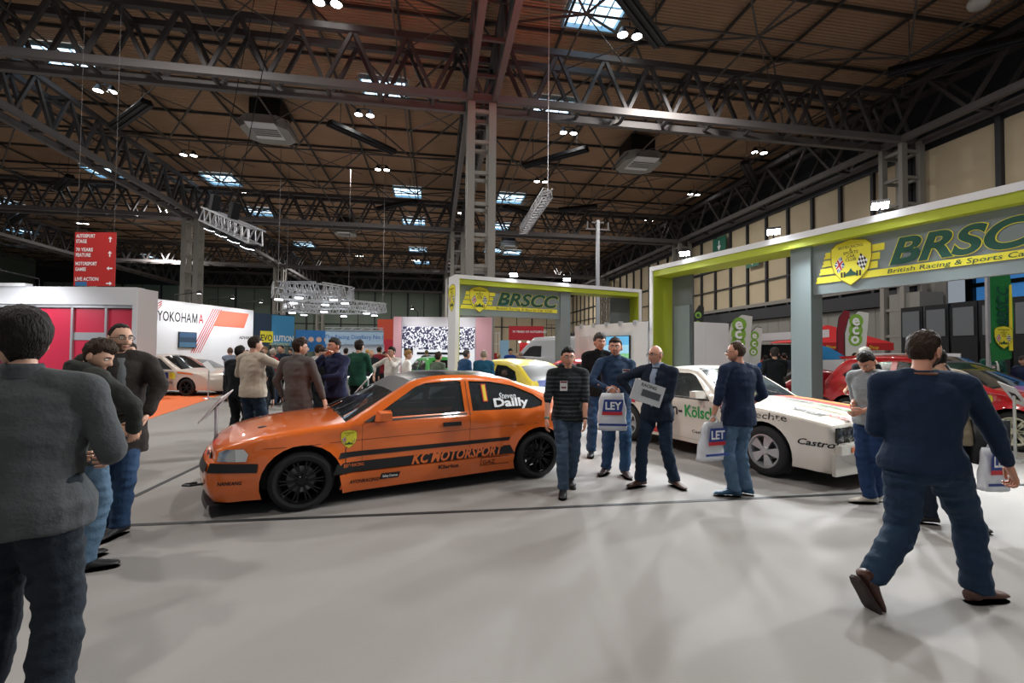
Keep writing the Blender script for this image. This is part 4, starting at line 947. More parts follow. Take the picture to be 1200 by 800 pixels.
        if S.get('cage'):
            m=mat(S['cage'],S['cage']); rr=S['roofz']-.12; b=MB(); w=W-.32
            xb=c[0]+.35
            for sd in (1,-1):
                b.tube([(xb,sd*(W-.18),zf),(xb,sd*(w-.02),rr),(xb+.9,sd*(w-.02),rr+.02),(c[1]-.1,sd*(W-.2),S['belt']-.05)],.022,8)
                b.tube([(xb,sd*w,rr),(c[0]-.4,sd*(w+.05),S['belt']-.1)],.02,8); b.tube([(xb,sd*(W-.18),zf+.35),(c[1]-.25,sd*(W-.17),zf+.1)],.02,8)
            b.tube([(xb,-w,rr),(xb,w,rr)],.022,8); b.tube([(xb,-w,rr),(xb,w,zf+.1)],.02,8); b.tube([(xb,w,rr),(c[0]-.4,-w,S['belt']-.1)],.02,8); b.build('roll_cage',m,s.root,True)
        sd=S.get('steer',-1); x=c[1]-.62; b=MB(); pts=[(x+.06*math.sin(t),sd*.36+.18*math.cos(t),S['belt']+.0+.17*math.sin(t)) for t in [2*PI*k/20 for k in range(21)]]; b.tube(pts,.014,6); b.bar((x,sd*.36-.17,S['belt']),(x,sd*.36+.17,S['belt']),.03); b.bar((x,sd*.36,S['belt']),(x+.3,sd*.36,S['belt']-.08),.04); b.build('steering_wheel',M_dark,s.root,True)
    def wheel(s,wx,side):
        S=s.S; r=S['wz']; y=side*(S['W']/2-S.get('wi',.13)+.0); hw=S.get('tw',.11); rr=S.get('rim_r',r*.68); hero=S.get('hero'); n=40 if hero else 20
        key=('wheel',id(S),side)
        if key not in _tc:
            b=MB(); b.lathe([(rr,-hw),(rr+.02,-hw-.004),(r-.045,-hw-.006),(r-.012,-hw+.015),(r,-hw+.045),(r,hw-.045),(r-.012,hw-.015),(r-.045,hw+.006),(rr+.02,hw+.004),(rr,hw)],n,'y'); t=b.mesh('tyre',M_tyre,40)
            b=MB(); o=side
            lip=[(rr+.006,hw*o),(rr-.012,(hw+.004)*o),(rr-.02,(hw-.012)*o),(rr-.035,(hw-.04)*o),(rr-.04,-hw*o)]
            b.lathe(lip,n,'y',k=1 if S.get('lip') else 0)
            ns=S.get('spokes',10); yo=(hw-.035)*o
            for i in range(ns):
                a=2*PI*i/ns
                for da in (S.get('fork',[0])):
                    p=Vector((math.cos(a)*.04,yo,math.sin(a)*.04)); q=Vector((math.cos(a+da)*(rr-.02),yo-.0,math.sin(a+da)*(rr-.02)))
                    if S.get('spoke_taper'):
                        u=Vector((-math.sin(a),0,math.cos(a))); w0,w1=S['spoke_taper']; vs=[]
                        for c_,w_ in ((p,w0),(q,w1)):
                            for su,sy in ((-1,-1),(1,-1),(1,1),(-1,1)): vs.append(c_+u*su*w_/2+Vector((0,sy*.014,0)))
                        b.add(vs,[(0,1,2,3),(7,6,5,4),(0,4,5,1),(1,5,6,2),(2,6,7,3),(3,7,4,0)])
                    else: b.bar(p,q,S.get('spoke_w',.022),.03,up=(0,1,0))
            b.lathe([(.0,.02),(.045,.02),(.062,.008),(.065,-.03)] if o>0 else [(.0,-.02),(.045,-.02),(.062,-.008),(.065,.03)],16,'y',(0,yo,0))
            for i in range(5): a=2*PI*i/5+.3; b.sph((math.cos(a)*.045,yo+.02*o,math.sin(a)*.045),.009,6,4)
            m=b.mesh('rim',[S.get('rim',M_rimb),M_disc if not S.get('lip') else S['lip']],35,fix=True)
            b=MB(); b.lathe([(.0,0),(rr-.09,0),(rr-.09,-.02*o),(0,-.02*o)],24,'y',(0,0,0)); d=b.mesh('brake_disc',M_disc if S.get('hero') else M_dark)
            _tc[key]=(t,m,d)
        t,m,d=_tc[key]; w=obj('wheel',t,s.root,(wx,y,r)); obj('rim',m,w,(0,0,0)); obj('brake_disc',d,w,(0,0,0))
        if side<0 and wx==S['wf'] or side>0 and wx==S['wf']:
            w.rotation_euler[2]=S.get('steerang',0)
def place_between(pf,pr,wf,wr,side_y):
    """ground position and heading of a car from the pixels where its near front and rear tyres touch the floor"""
    F=at_z(*pf,0);Rr=at_z(*pr,0); d=(F-Rr).normalized(); rz=math.atan2(d.y,d.x); mid=(F+Rr)/2
    n=Vector((-d.y,d.x,0)); c=mid-n*side_y-d*(wf+wr)/2; return c,rz,(F-Rr).length
# ---- the orange compact
M_or=mat('orange_paint','#df6a22',.28,coat=1.0,spec=.5)
c,rz,wb=place_between((354,597),(629,559),1.35,-1.35,.82); print('orange wheelbase',wb)
SO=dict(W=1.72,xF=2.12,xR=-1.90,wf=1.36,wr=-1.34,wz=.305,ra=.372,sill=.17,belt=.86,tumble=.42,flare=.036,hero=True,paint=M_or,edge=.06,crown=.045,bulge=.10,kf=.12,kr=.1,nf=.5,
 top=[(-1.84,.30),(-1.90,.42),(-1.90,.58),(-1.90,.58),(-1.88,.74),(-1.86,.90),(-1.80,.97),(-1.60,1.05),(-1.35,1.165),(-1.05,1.275),(-.7,1.33),(-.3,1.345),(.0,1.33),(.22,1.28),(.22,1.28),(.5,1.12),(.8,.94),(.95,.86),(.95,.86),(1.2,.845),(1.6,.80),(1.9,.74),(2.03,.69),(2.09,.63),(2.10,.54),(2.10,.54),(2.15,.52),(2.17,.42),(2.14,.24),(2.1,.15)],
 windows=[[(.68,.90),(.60,.96),(.20,1.22),(.08,1.262),(-.30,1.285),(-.36,1.275),(-.36,.915)],[(-.46,.92),(-.46,1.275),(-.75,1.265),(-1.05,1.205),(-1.32,1.09),(-1.44,1.0),(-1.42,.94),(-1.25,.915)]],
 doors=[[(.80,.22),(.80,.845),(.70,.865),(-.41,.865),(-.41,.30),(-.38,.22)]],
 regions=[('sun_strip',.24,.40,1.1,1.35,.92,M_dark),('windscreen',.24,.93,.86,1.28,.92,M_glass),('roof_skin',-1.3,.24,1.1,2,.93,mat('roof_black','#1a1b1d',.3,coat=.5)),('rear_window',-1.72,-1.3,.93,1.2,.85,M_glassd),('bonnet',.97,2.0,.63,.9,.9,M_or),('grille',2.0,2.2,.56,.66,.3,M_dark)],
 cage='#c65a1c',cab=(-1.3,.85),spokes=10,fork=[-.10,.10],spoke_w=.016,rim_r=.225,rim=M_rimb,wi=.10,tw=.115,roofz=1.33,steer=-1)
K=wb/2.70
co=Car('orange_race_car','orange three-door racing hatchback with KC MOTORSPORT stripes and a black roof',c,rz,SO); ro=co.root; ro.scale=(K,K,K*.955)
SD=1
# black stripes
co.sidepanel('black_stripe',[(1.03,.50),(.8,.51),(-.92,.535),(-.94,.575),(.8,.565),(1.01,.56)],M_dark,SD,.004,step=.1)
co.sidepanel('black_stripe',[(1.08,.34),(-.98,.37),(-.93,.475),(.8,.455),(1.04,.45)],M_dark,SD,.004,step=.1)
co.text('lettering','KC MOTORSPORT',.17,.28,.365,M_or,SD,width=1.12,bold=.035,shear=.35,off=.0075)
co.text('lettering','Klarius',.06,-.02,.275,M_dark,SD,off=.03,width=.24,bold=.03)
co.text('lettering','GAZ',.075,-.56,.27,M_dark,SD,off=.03,width=.16,bold=0)
co.text('lettering','AVONRACING',.055,.92,.225,M_dark,SD,off=.03,width=.3,bold=.03,shear=.2)
co.sidepanel('decal',[(.62,.235),(.42,.235),(.40,.30),(.60,.30)],M_dark,SD,.028); co.text('lettering','Safety Devices',.04,.59,.255,M_wht,SD,width=.16,bold=.02,off=.033)
for q in ([(-.54,.255),(-.90,.255),(-.90,.262),(-.54,.262)],[(-.54,.355),(-.90,.355),(-.90,.348),(-.54,.348)],[(-.54,.255),(-.548,.255),(-.548,.355),(-.54,.355)],[(-.9,.255),(-.892,.255),(-.892,.355),(-.9,.355)]): co.sidepanel('decal',q,M_dark,SD,.028)
co.text('race_number','1',.26,-.58,1.04,mat('number_yellow','#e8c832',.5),SD,bold=.03,off=.004); co.text('race_number','1',.26,-.58,1.04,M_red,SD,bold=.08,off=.001)
co.text('lettering','Steven',.10,-.82,1.05,M_wht,SD,width=.24,bold=.005,shear=.35); co.text('lettering','Dailly',.14,-.74,.955,M_wht,SD,width=.48,bold=.035)
co.text('lettering','ESSO RACING',.05,.98,.405+.0,M_or,SD,width=.2,off=.008,bold=.01)
f=co.map(SD); crest(lambda u,v,l=0:f(.93-u,.70+v,l),.19).build('crest',CRM,ro)
# sill skirt, bumper strip, splitter, mirror, handle, lamps
co.sidepanel('side_skirt',[(.98,.13),(-.95,.17),(-.97,.36),(1.02,.335)],M_or,SD,.022,step=.1)
co.sidepanel('rub_strip',[(2.13,.545),(1.74,.525),(1.75,.44),(2.155,.455)],M_dark,SD,.012,step=.06)
b=MB()
G=[]; 
def frontrow(x0,z,w,bul,n=12): return [(x0-0.0+bul*(1-abs(t)**2.2),w*t,z) for t in [-1+2*i/n for i in range(n+1)]]
a=frontrow(2.15,.54,.745,.085);a2=frontrow(2.18,.455,.745,.085); m_=len(a); b.add(a+a2,[(i,i+1,m_+i+1,m_+i) for i in range(m_-1)]); b.build('bumper_strip',M_dark,ro,fix=True)
b=MB(); a=frontrow(2.14,.15,.76,.09);a2=frontrow(2.15,.11,.76,.09);a3=[(1.6,p[1],.10) for p in a]; b.add(a+a2+a3,[(i,i+1,m_+i+1,m_+i) for i in range(m_-1)]+[(i,i+1,2*m_+i+1,2*m_+i) for i in range(m_-1)]); b.build('splitter',M_dark,ro,fix=True)
b=MB(); a=frontrow(2.185,.36,.5,.085,8);a2=frontrow(2.17,.22,.5,.085,8); m_=len(a); b.add(a+a2,[(i,i+1,m_+i+1,m_+i) for i in range(m_-1)]); b.build('air_intake',M_dark,ro)
for sd in (1,-1):
    co.sidepanel('headlight',[(2.075,.56),(2.06,.65),(2.0,.675),(1.86,.672),(1.82,.62),(1.84,.552)],M_hl,sd,.006,step=.04)
    co.sidepanel('indicator',[(1.92,.554),(1.84,.552),(1.82,.62),(1.86,.672),(1.93,.673)],mat('clear_lamp','#cfd4d6',.15,.2),sd,.01,step=.03)
    b=MB(); b.lathe([(.0,.02),(.06,.01),(.07,0)],14,'x',(2.14,sd*.5,.545)); b.lathe([(.0,.02),(.055,.01),(.062,0)],14,'x',(2.17,sd*.35,.55)); b.build('headlamp',M_hl,ro,True)
co.sidepanel('shut_line',[(.965,.20),(.955,.20),(.955,.85),(.965,.85)],M_dark,SD,.002)
co.sidepanel('crease_line',[(1.7,.665),(-1.75,.735),(-1.75,.731),(1.7,.661)],M_dark,SD,.002,step=.15)
co.sidepanel('crease_line',[(-.42,.87),(-.412,.87),(-.412,1.28),(-.42,1.28)],M_dark,SD,.002,step=.15)
for sd in (1,-1):
    b=MB(); b.loft([[(x,sd*y,z) for x,y,z in r] for r in (
      [(.62,.80,.885),(.54,.80,.885),(.54,.80,.95),(.62,.80,.96)],[(.68,.88,.87),(.52,.90,.87),(.52,.90,.99),(.66,.88,.985)],[(.66,1.0,.885),(.53,1.02,.89),(.53,1.02,.97),(.64,1.0,.97)])]); b.build('wing_mirror',M_or,ro,40,fix=True)
    co.sidepanel('mirror_base',[(.79,.865),(.56,.865),(.56,.99)],M_dark,sd,.006)
    co.sidepanel('window_trim',[(.72,.865),(-.38,.885),(-.38,.905),(.69,.885)],M_dark,sd,.006,step=.12)
b=MB(); y=float(co.sidey(np.array([-.2]),np.array([.79]))[0]); b.box((-.29,SD*y-.005,.765),(-.08,SD*y+.022,.81)); b.build('door_handle',M_dark,ro)
for s_ in (1,-1):
    b=MB(); b.prism([(s_*.03,.575),(s_*.26,.585),(s_*.25,.675),(s_*.05,.69)],.03,(2.165,0,0),(0,1,0),(-.12,0,1)); b.build('kidney_grille',M_dark,ro)
co.text('lettering','NANKANG',.05,2.07,.33,M_dark,SD,width=.2,bold=.03,shear=.2)
b=MB(); b.tube([(2.25,.45,.3),(2.34,.46,.3),(2.36,.5,.3),(2.3,.54,.3),(2.2,.52,.3)],.012,6); b.build('tow_hook',M_dark,ro)
b=MB(); b.tube([(1.0,.25,.93),(.72,.1,1.03)],.01,5); b.tube([(1.0,-.35,.93),(.72,-.5,1.03)],.01,5); b.build('wiper',M_dark,ro)
b=MB(); b.sph((1.70,.42,.815),(.055,.04,.012),12,5); b.sph((1.70,-.42,.815),(.055,.04,.012),12,5); b.build('bonnet_pin',M_dark,ro)
b=MB(); b.tube([(.25,.40,1.24),(.93,.52,.88)],.02,8); b.tube([(.25,-.40,1.24),(.93,-.52,.88)],.02,8); b.build('screen_trim',M_or,ro)
# ---- the white coupe
M_wp=mat('white_paint','#dcd6cb',.3,coat=.8); c,rz,wb=place_between((906,557),(742,515),1.28,-1.28,-.80); print('capri wb',wb)
M_so=mat('stripe_orange','#e4742a',.4); M_sr=mat('stripe_red','#c02a30',.4); M_sy=mat('stripe_yellow','#e8b23c',.4)
SW=dict(W=1.74,xF=2.06,xR=-2.12,wf=1.28,wr=-1.28,wz=.31,ra=.37,sill=.2,belt=.84,tumble=.5,flare=.035,hero=True,paint=M_wp,edge=.04,crown=.035,bulge=.05,kf=.08,kr=.08,nf=.6,
 top=[(-2.02,.34),(-2.1,.42),(-2.12,.6),(-2.12,.6),(-2.08,.78),(-2.0,.88),(-2.0,.88),(-1.75,.94),(-1.4,1.08),(-1.0,1.22),(-.6,1.285),(-.2,1.29),(.02,1.26),(.02,1.26),(.3,1.09),(.62,.88),(.62,.88),(1.0,.855),(1.6,.80),(1.98,.74),(1.98,.74),(2.03,.71),(2.04,.52),(2.04,.52),(2.08,.51),(2.10,.42),(2.05,.25),(2.0,.18)],
 windows=[[(.40,.87),(.02,1.18),(-.08,1.215),(-.52,1.22),(-.52,.87)],[(-.60,.87),(-.60,1.215),(-.95,1.15),(-1.25,1.02),(-1.35,.93),(-1.28,.87)]],
 doors=[[(.52,.26),(.52,.82),(.46,.845),(-.66,.845),(-.66,.4),(-.6,.26)]],
 regions=[('windscreen',.03,.60,.88,1.26,.94,M_glass),('rear_window',-1.75,-1.0,.93,1.25,.9,M_glassd),('bonnet_stripe_orange',.62,2.12,.7,.9,.93,M_so,lambda t:t>.8),('bonnet_stripe_yellow',.62,2.12,.7,.9,.81,M_sy,lambda t:t>.55)],
 cage='#c9c6c0',cab=(-1.35,.55),spokes=5,spoke_taper=(.05,.13),rim_r=.205,rim=M_rims,lip=M_rims,wi=.09,tw=.115,roofz=1.28,steer=-1)
SW['regions']=[SW['regions'][0],SW['regions'][1],('bonnet_stripe_orange',.62,2.12,.7,.9,.95,M_so,lambda t:t>.6),('bonnet_stripe_red',.62,2.12,.7,.9,.6,M_sr,lambda t:t>.4)]
K=wb/2.56; K=min(K,1.06)
cw=Car('white_coupe','white fastback racing coupe with Gilden-Kölsch lettering and an orange bonnet stripe',c,rz,SW); rw=cw.root; rw.scale=(K,K,K)
M_kg=mat('letter_green','#2a9a4c',.4); sd=-1
cw.text('lettering','Gilden-',.25,-.85,.59,M_dark,sd,width=.78,bold=.02); cw.text('lettering','Kölsch',.24,-.02,.585,M_kg,sd,width=.55,bold=.025)
cw.text('lettering','Castrol',.10,1.68,.475,M_dark,sd,width=.42,bold=.02,shear=.3); cw.text('lettering','Shell',.08,1.0,.70,M_dark,sd,width=.0001+.18,bold=.01)
cw.text('lettering','Sonnenechte',.12,.62,.71,M_dark,sd,width=.95,bold=.004); cw.text('lettering','Castrol',.06,.12,.36,M_dark,sd,width=.28,bold=.01)
cw.text('lettering','BP',.12,.62,.78,M_sr,sd,width=.14)
cw.sidepanel('red_flash',[(-.92,.25),(-.35,.25),(-.62,.34),(-.92,.44)],M_sr,sd,.004,step=.1)
cw.sidepanel('orange_flash',[(-2.1,.45),(-1.72,.45),(-1.62,.80),(-2.08,.80)],M_so,sd,.004,step=.1); cw.sidepanel('red_flash',[(-1.62,.68),(-1.1,.68),(-1.1,.82),(-1.62,.82)],M_sr,sd,.005,step=.1); cw.text('lettering','Autoglas',.08,-1.56,.73,M_wht,sd,width=.4,off=.009)

cw.sidepanel('shut_line',[(.66,.25),(.668,.25),(.668,.86),(.66,.86)],M_dark,sd,.003)
# bonnet lettering laid along the bonnet, read from the right-hand side
def bonnet_map(x0,y0):
    A=cw.A
    def f(u,v,l=0):
        x=x0+u; y=y0+v; z=np.interp(x,[.62,1.0,1.6,1.98],[.88,.855,.80,.74])+.035*(1-min(1,abs(y)/.78)**2.2); return (x,y,z+.016+.001*l)
    return f
for t,x0,y0,w_,h_,m in (('Gilden-',.95,-.02,.42,.17,M_dark),('Kölsch',1.40,-.02,.38,.17,M_kg),('Sonnenechte',1.28,-.28,.62,.11,M_brown),('Shell',1.42,-.62,.38,.20,M_dark),('KAMEI',1.80,-.50,.30,.14,M_sr)):
    b=MB(); add_text(b,bonnet_map(x0,y0),t,h_,0,0,0,0,bold=.02,align='LEFT',width=w_); b.build('bonnet_lettering',m,rw)
b=MB(); b.box((2.065,-.78,.535),(2.080,.78,.70)); b.build('grille_surround',M_dark,rw)
for z in (.555,.575,.595,.615,.635,.655,.675): b=MB(); b.box((2.075,-.42,z),(2.090,.42,z+.008)); b.build('grille_slat',M_wp,rw)
for y in (-.68,-.52,.52,.68):
    b=MB(); b.lathe([(0,.022),(.06,.012),(.072,0)],18,'x',(2.080,y,.615)); o=b.build('headlamp',mat('smoked_lamp','#4a5056',.1,.3,coat=1),rw,True); b=MB(); b.box((2.100,y-.004,.545),(2.106,y+.004,.685)); b.box((2.100,y-.07,.611),(2.106,y+.07,.619)); b.build('tape_cross',M_dark,o)
b=MB(); b.prism([(-.83,.42),(.83,.42),(.83,.52),(-.83,.52)],.07,(2.090,0,0),(0,1,0),(0,0,1)); o=b.build('front_bumper',M_wp,rw)
b=MB(); b.box((2.158,-.66,.44),(2.168,-.46,.495)); b.box((2.158,.46,.44),(2.168,.66,.495)); b.build('indicator',M_amb,rw)
b=MB(); b.prism([(-.80,.17),(.80,.17),(.84,.42),(-.84,.42)],.04,(2.03,0,0),(0,1,0),(.06,0,1)); b.build('air_dam',M_wp,rw)
b=MB(); b.box((2.165,-.40,.24),(2.180,-.02,.35)); o=b.build('number_plate',M_dark,rw); b=MB(); add_text(b,plane_map((2.182,-.21,.265),(0,1,0),(0,0,1)),'GXM 7',.09,0,0,0,1,bold=.01); b.build('lettering',[M_wht],o)
for s_ in (1,-1):
    b=MB(); b.loft([[(x,s_*y,z) for x,y,z in r] for r in ([(.34,.80,.86),(.26,.80,.86),(.26,.80,.92),(.34,.80,.92)],[(.36,.88,.87),(.22,.90,.87),(.22,.90,.98),(.34,.88,.98)],[(.34,1.02,.88),(.23,1.03,.88),(.23,1.03,.97),(.32,1.02,.97)])]); b.build('wing_mirror',M_wp,rw,40,fix=True)
    cw.sidepanel('window_trim',[(.44,.845),(-1.36,.85),(-1.36,.87),(.42,.868)],M_dark,s_,.006,step=.12)
b=MB(); add_text(b,lambda u,v,l=0:(-.05-v*.0+.20*0+(.02),u,0),'',.1,0,0,0)
b=MB(); b.box((-.04,-.55,1.255),(.02,.55,1.30)); o=b.build('sun_strip',M_wht,rw)
b=MB(); b.tube([(.68,.3,.93),(.42,.05,1.04)],.01,5); b.tube([(.68,-.35,.93),(.42,-.55,1.04)],.01,5); b.build('wiper',M_dark,rw)
# ---- the red hatchback on the right
M_rp=mat('red_paint','#b8141f',.25,coat=1); 
SH=dict(W=1.72,xF=1.98,xR=-1.86,wf=1.22,wr=-1.22,wz=.30,ra=.35,sill=.18,belt=.92,tumble=.36,flare=.05,hero=True,paint=M_rp,edge=.07,crown=.05,bulge=.2,kf=.2,kr=.12,nf=.9,nr=.7,
 top=[(-1.80,.28),(-1.86,.40),(-1.86,.58),(-1.80,.64),(-1.78,.80),(-1.72,.98),(-1.58,1.18),(-1.42,1.34),(-1.25,1.39),(-.8,1.425),(-.3,1.425),(.05,1.38),(.05,1.38),(.45,1.16),(.85,.95),(1.0,.90),(1.0,.90),(1.4,.83),(1.75,.72),(1.9,.60),(1.95,.50),(1.98,.40),(1.95,.22),(1.9,.15)],
 windows=[[(.60,.95),(.10,1.24),(-.02,1.30),(-.42,1.335),(-.42,.96)],[(-.52,.96),(-.52,1.335),(-.85,1.31),(-1.2,1.2),(-1.38,1.05),(-1.30,.99),(-1.1,.96)]],
 doors=[[(.72,.25),(.72,.88),(.66,.905),(-.46,.915),(-.46,.35),(-.4,.25)]],
 regions=[('windscreen',.06,.92,.92,1.38,.92,M_glass),('rear_window',-1.72,-1.45,.95,1.3,.85,M_glassd)],
 cage='#3a3c40',cab=(-1.25,.8),spokes=7,fork=[-.12,.12],spoke_w=.03,rim_r=.215,rim=mat('rim_cream','#b7b5a2',.4),wi=.08,tw=.11,roofz=1.41)
c,rz,wb=place_between((1195,528),(1000,500),1.22,-1.22,-.80); print('red wb',wb,rz); 
ch=Car('red_hatchback','red racing hatchback with SPENCER window lettering, front wheel at the right edge','' or c,rz,SH); rh=ch.root; K=wb/2.44; rh.scale=(K,K,K)
ch.text('lettering','SPENCER',.12,-1.18,1.0,M_wht,-1,width=.5,bold=.03,off=.0); f=ch.map(-1); crest(lambda u,v,l=0:f(.90+u,.74+v,l),.2).build('crest',CRM,rh)
ch.sidepanel('rear_bumper_black',[(-1.86,.30),(-1.55,.30),(-1.58,.5),(-1.86,.6)],M_dark,-1,.012,step=.08)
ch.sidepanel('tail_lamp',[(-1.80,.72),(-1.68,.74),(-1.55,1.0),(-1.66,1.08)],M_tl,-1,.01,step=.05)
ch.sidepanel('side_repeater',[(.70,.68),(.62,.68),(.62,.71),(.70,.71)],M_wht,-1,.01)
b=MB(); b.prism([(-1.55,1.36),(-1.2,1.40),(-1.2,1.44),(-1.62,1.42)],1.1,(0,.55,0),(1,0,0),(0,0,1)); b.build('roof_spoiler',M_rp,rh)
for s_ in (1,-1):
    b=MB(); b.loft([[(x,s_*y,z) for x,y,z in r] for r in ([(.58,.80,.93),(.5,.80,.93),(.5,.80,.99),(.58,.80,.99)],[(.6,.88,.93),(.44,.90,.93),(.44,.90,1.07),(.58,.88,1.06)],[(.58,1.0,.95),(.46,1.01,.95),(.46,1.01,1.05),(.56,1.0,1.04)])]); b.build('wing_mirror',M_dark,rh,40,fix=True)
    ch.sidepanel('headlight',[(1.84,.56),(1.80,.66),(1.45,.74),(1.35,.70),(1.6,.58)],M_hl,s_,.008,step=.05)
# ---- simpler cars behind
def small(kind,paint,**kw):
    base=dict(W=1.7,xF=2.0,xR=-1.95,wf=1.25,wr=-1.25,wz=.31,ra=.36,sill=.2,belt=.88,tumble=.4,paint=paint,glass=M_glassd,res=5,step=.12,edge=.07,
      top=[(-1.9,.3),(-1.95,.45),(-1.93,.62),(-1.85,.9),(-1.7,1.0),(-1.3,1.28),(-1.0,1.38),(-.3,1.41),(.1,1.36),(.1,1.36),(.5,1.13),(.92,.92),(.92,.92),(1.4,.86),(1.8,.75),(1.95,.62),(2.0,.48),(2.0,.3),(1.95,.2)],
      windows=[[(.66,.92),(.1,1.26),(0,1.3),(-.45,1.31),(-.45,.92)],[(-.53,.92),(-.53,1.31),(-.9,1.29),(-1.25,1.17),(-1.4,.97),(-1.3,.92)]],doors=[[(.75,.26),(.75,.86),(-.49,.87),(-.49,.3)]],
      regions=[('windscreen',.12,.9,.92,1.36,.92,M_glassd),('rear_window',-1.72,-1.3,.98,1.3,.85,M_glassd)],spokes=6,spoke_w=.05,rim=M_rims,wi=.1)
    if kind=='sports': base.update(top=[(-1.9,.3),(-1.98,.45),(-1.98,.8),(-1.9,.86),(-1.3,.92),(-.7,1.14),(-.3,1.2),(.1,1.16),(.1,1.16),(.45,1.0),(.85,.82),(.85,.82),(1.4,.76),(1.8,.64),(2.02,.5),(2.02,.3),(1.95,.2)],belt=.8,
      windows=[[(.62,.83),(.12,1.07),(-.05,1.1),(-.5,1.1),(-.5,.83)]],doors=[[(.7,.26),(.7,.79),(-.55,.79),(-.55,.3)]],regions=[('windscreen',.12,.84,.82,1.15,.9,M_glassd),('rear_window',-1.25,-.75,.92,1.12,.8,M_glassd)])
    if kind=='saloon': base.update(top=[(-2.1,.3),(-2.15,.5),(-2.12,.8),(-2.05,.92),(-1.5,.98),(-1.2,1.1),(-.85,1.36),(-.3,1.41),(.1,1.37),(.1,1.37),(.5,1.13),(.95,.92),(.95,.92),(1.5,.84),(2.0,.72),(2.12,.6),(2.14,.4),(2.08,.2)],xF=2.14,xR=-2.15,wf=1.32,wr=-1.3,belt=.9,
      windows=[[(.66,.94),(.1,1.27),(0,1.3),(-.3,1.32),(-.3,.94)],[(-.38,.94),(-.38,1.32),(-.75,1.29),(-1.05,1.06),(-1.12,.96)]],regions=[('windscreen',.12,.93,.92,1.36,.92,M_glassd),('rear_window',-1.3,-.8,1.0,1.34,.85,M_glassd)])
    base.update(kw); return base
def carat(kind,px,D,heading,label,paint,name='race_car',**kw):
    """heading: angle of the nose measured from image-right towards away"""
    p=at_D(px,415,D); p.z=0; return Car(name,label,p,YAW+heading,small(kind,paint,**kw))
P_=lambda n,c_,**k:mat(n,c_,.3,coat=.8,**k)
# rally saloon at left: nose towards the right
c1=carat('hatch',205,17.2,-.12,'white racing hatchback with orange print on the flank, in front of the white stand wall',P_('rally_white','#c9bdb2'),rim=M_rimb)
c1.sidepanel('orange_print',[(1.5,.74),(.9,.80),(.9,.86),(1.45,.80)],M_so,-1,.005); c1.sidepanel('blue_decal',[(.2,.6),(.55,.6),(.55,.82),(.2,.82)],M_blu,-1,.005); c1.sidepanel('yellow_decal',[(.6,.6),(.82,.6),(.82,.82),(.6,.82)],M_yel,-1,.005)
c1.text('lettering','SNAP-ON',.14,.2,.42,M_dark,-1,width=.5); c1.sidepanel('red_stripe',[(-1.6,.5),(.0,.5),(.1,.56),(-1.6,.6)],M_sr,-1,.005)
c2=carat('sports',232,20.2,-.2,'gold foil wrapped racing car with its nose among visitors at the left',mat('gold_foil','#a8823c',.25,.7,bump=.6,bscale=14,coat=.5),rim=M_rimb)
c2.sidepanel('blue_print',[(1.6,.5),(1.0,.5),(1.0,.6),(1.55,.6)],M_blu,-1,.005)
c3=carat('saloon',240,24.5,-.2,'red vintage saloon parked behind the white racing hatchback',P_('old_red','#9c1c24'),rim=M_rims)
c4=carat('hatch',508,18.2,PI*.5+.5,'green and black sports racing car in front of the crowd photograph',P_('green_paint','#3fb04a'),rim=M_rimb,regions=[('windscreen',.12,.9,.92,1.36,.92,M_glassd),('rear_window',-1.72,-1.3,.98,1.3,.85,M_glassd)])
c4.text('lettering','RAZOR GREEN',.12,.6,.6,M_wht,1,width=.9)
c5=carat('hatch',590,12.2,2.3,'yellow and blue racing hatchback seen from behind the orange car',P_('yellow_paint','#cdb83a'),rim=M_rimb,regions=[('windscreen',.12,.9,.92,1.36,.92,M_glassd),('rear_window',-1.80,-1.3,.95,1.32,.88,M_dark),('blue_hatch',-2.1,-1.7,.5,.96,.85,M_blu)])
c5.sidepanel('blue_panel',[(-1.9,.6),(-1.0,.6),(-1.2,.86),(-1.85,.86)],M_blu,-1,.006); c5.text('race_number','2',.24,-.2,1.0,M_yel,1,bold=.03,off=0)
for s_ in (1,-1): c5.sidepanel('blue_panel',[(-.4,.35),(1.2,.45),(1.2,.7),(-.4,.8)],M_blu,s_,.004,step=.12)
b=MB(); b.box((-1.96,-.6,.62),(-1.93,.6,.86)); b.build('tail_panel',M_blu,c5.root)
c6=carat('hatch',664,14.6,PI-.45,'red racing hatchback with yellow number 49 between the far frame pillar and the striped man',P_('red_paint_b','#b01826'),rim=M_rims)
c6.text('race_number','49',.26,-.5,1.0,mat('lime_number','#c4dc4a',.5),1,bold=.03,off=.0,width=.36); c6.text('lettering','Q·4.44',.22,.75,.45,M_wht,1,width=.9,bold=.0)
f=c6.map(1); crest(lambda u,v,l=0:f(1.05-u,.70+v,l),.2,detail=False).build('crest',CRM,c6.root)
c7=carat('sports',936,13.3,3.1,'dark red racing car with open door behind the near frame pillar',P_('dark_red','#8a1a26'),rim=M_rimb)
c7.sidepanel('teal_band',[(-1.9,.3),(-1.2,.3),(-1.2,.42),(-1.9,.42)],mat('teal_print','#5fb8a8',.4),1,.006); c7.sidepanel('yellow_decal',[(.9,.5),(1.1,.5),(1.1,.7),(.9,.7)],M_yel,1,.006)
b=MB(); b.prism([(.7,.35),(-.4,.35),(-.4,.8),(-.2,1.12),(.1,1.1),(.7,.82)],.05,(0,1.2,.05),(1,-.15,0),(0,0,1)); b.build('open_door',P_('dark_red',''),c7.root)
c8=carat('sports',532,8.8,PI+.3,'white low racing car nose behind the man in navy',P_('white_b','#d4d2cc'),rim=M_rimb,regions=[('windscreen',.12,.84,.82,1.15,.9,M_glassd),('black_bonnet',1.2,2.0,.6,.85,.95,M_dark)])
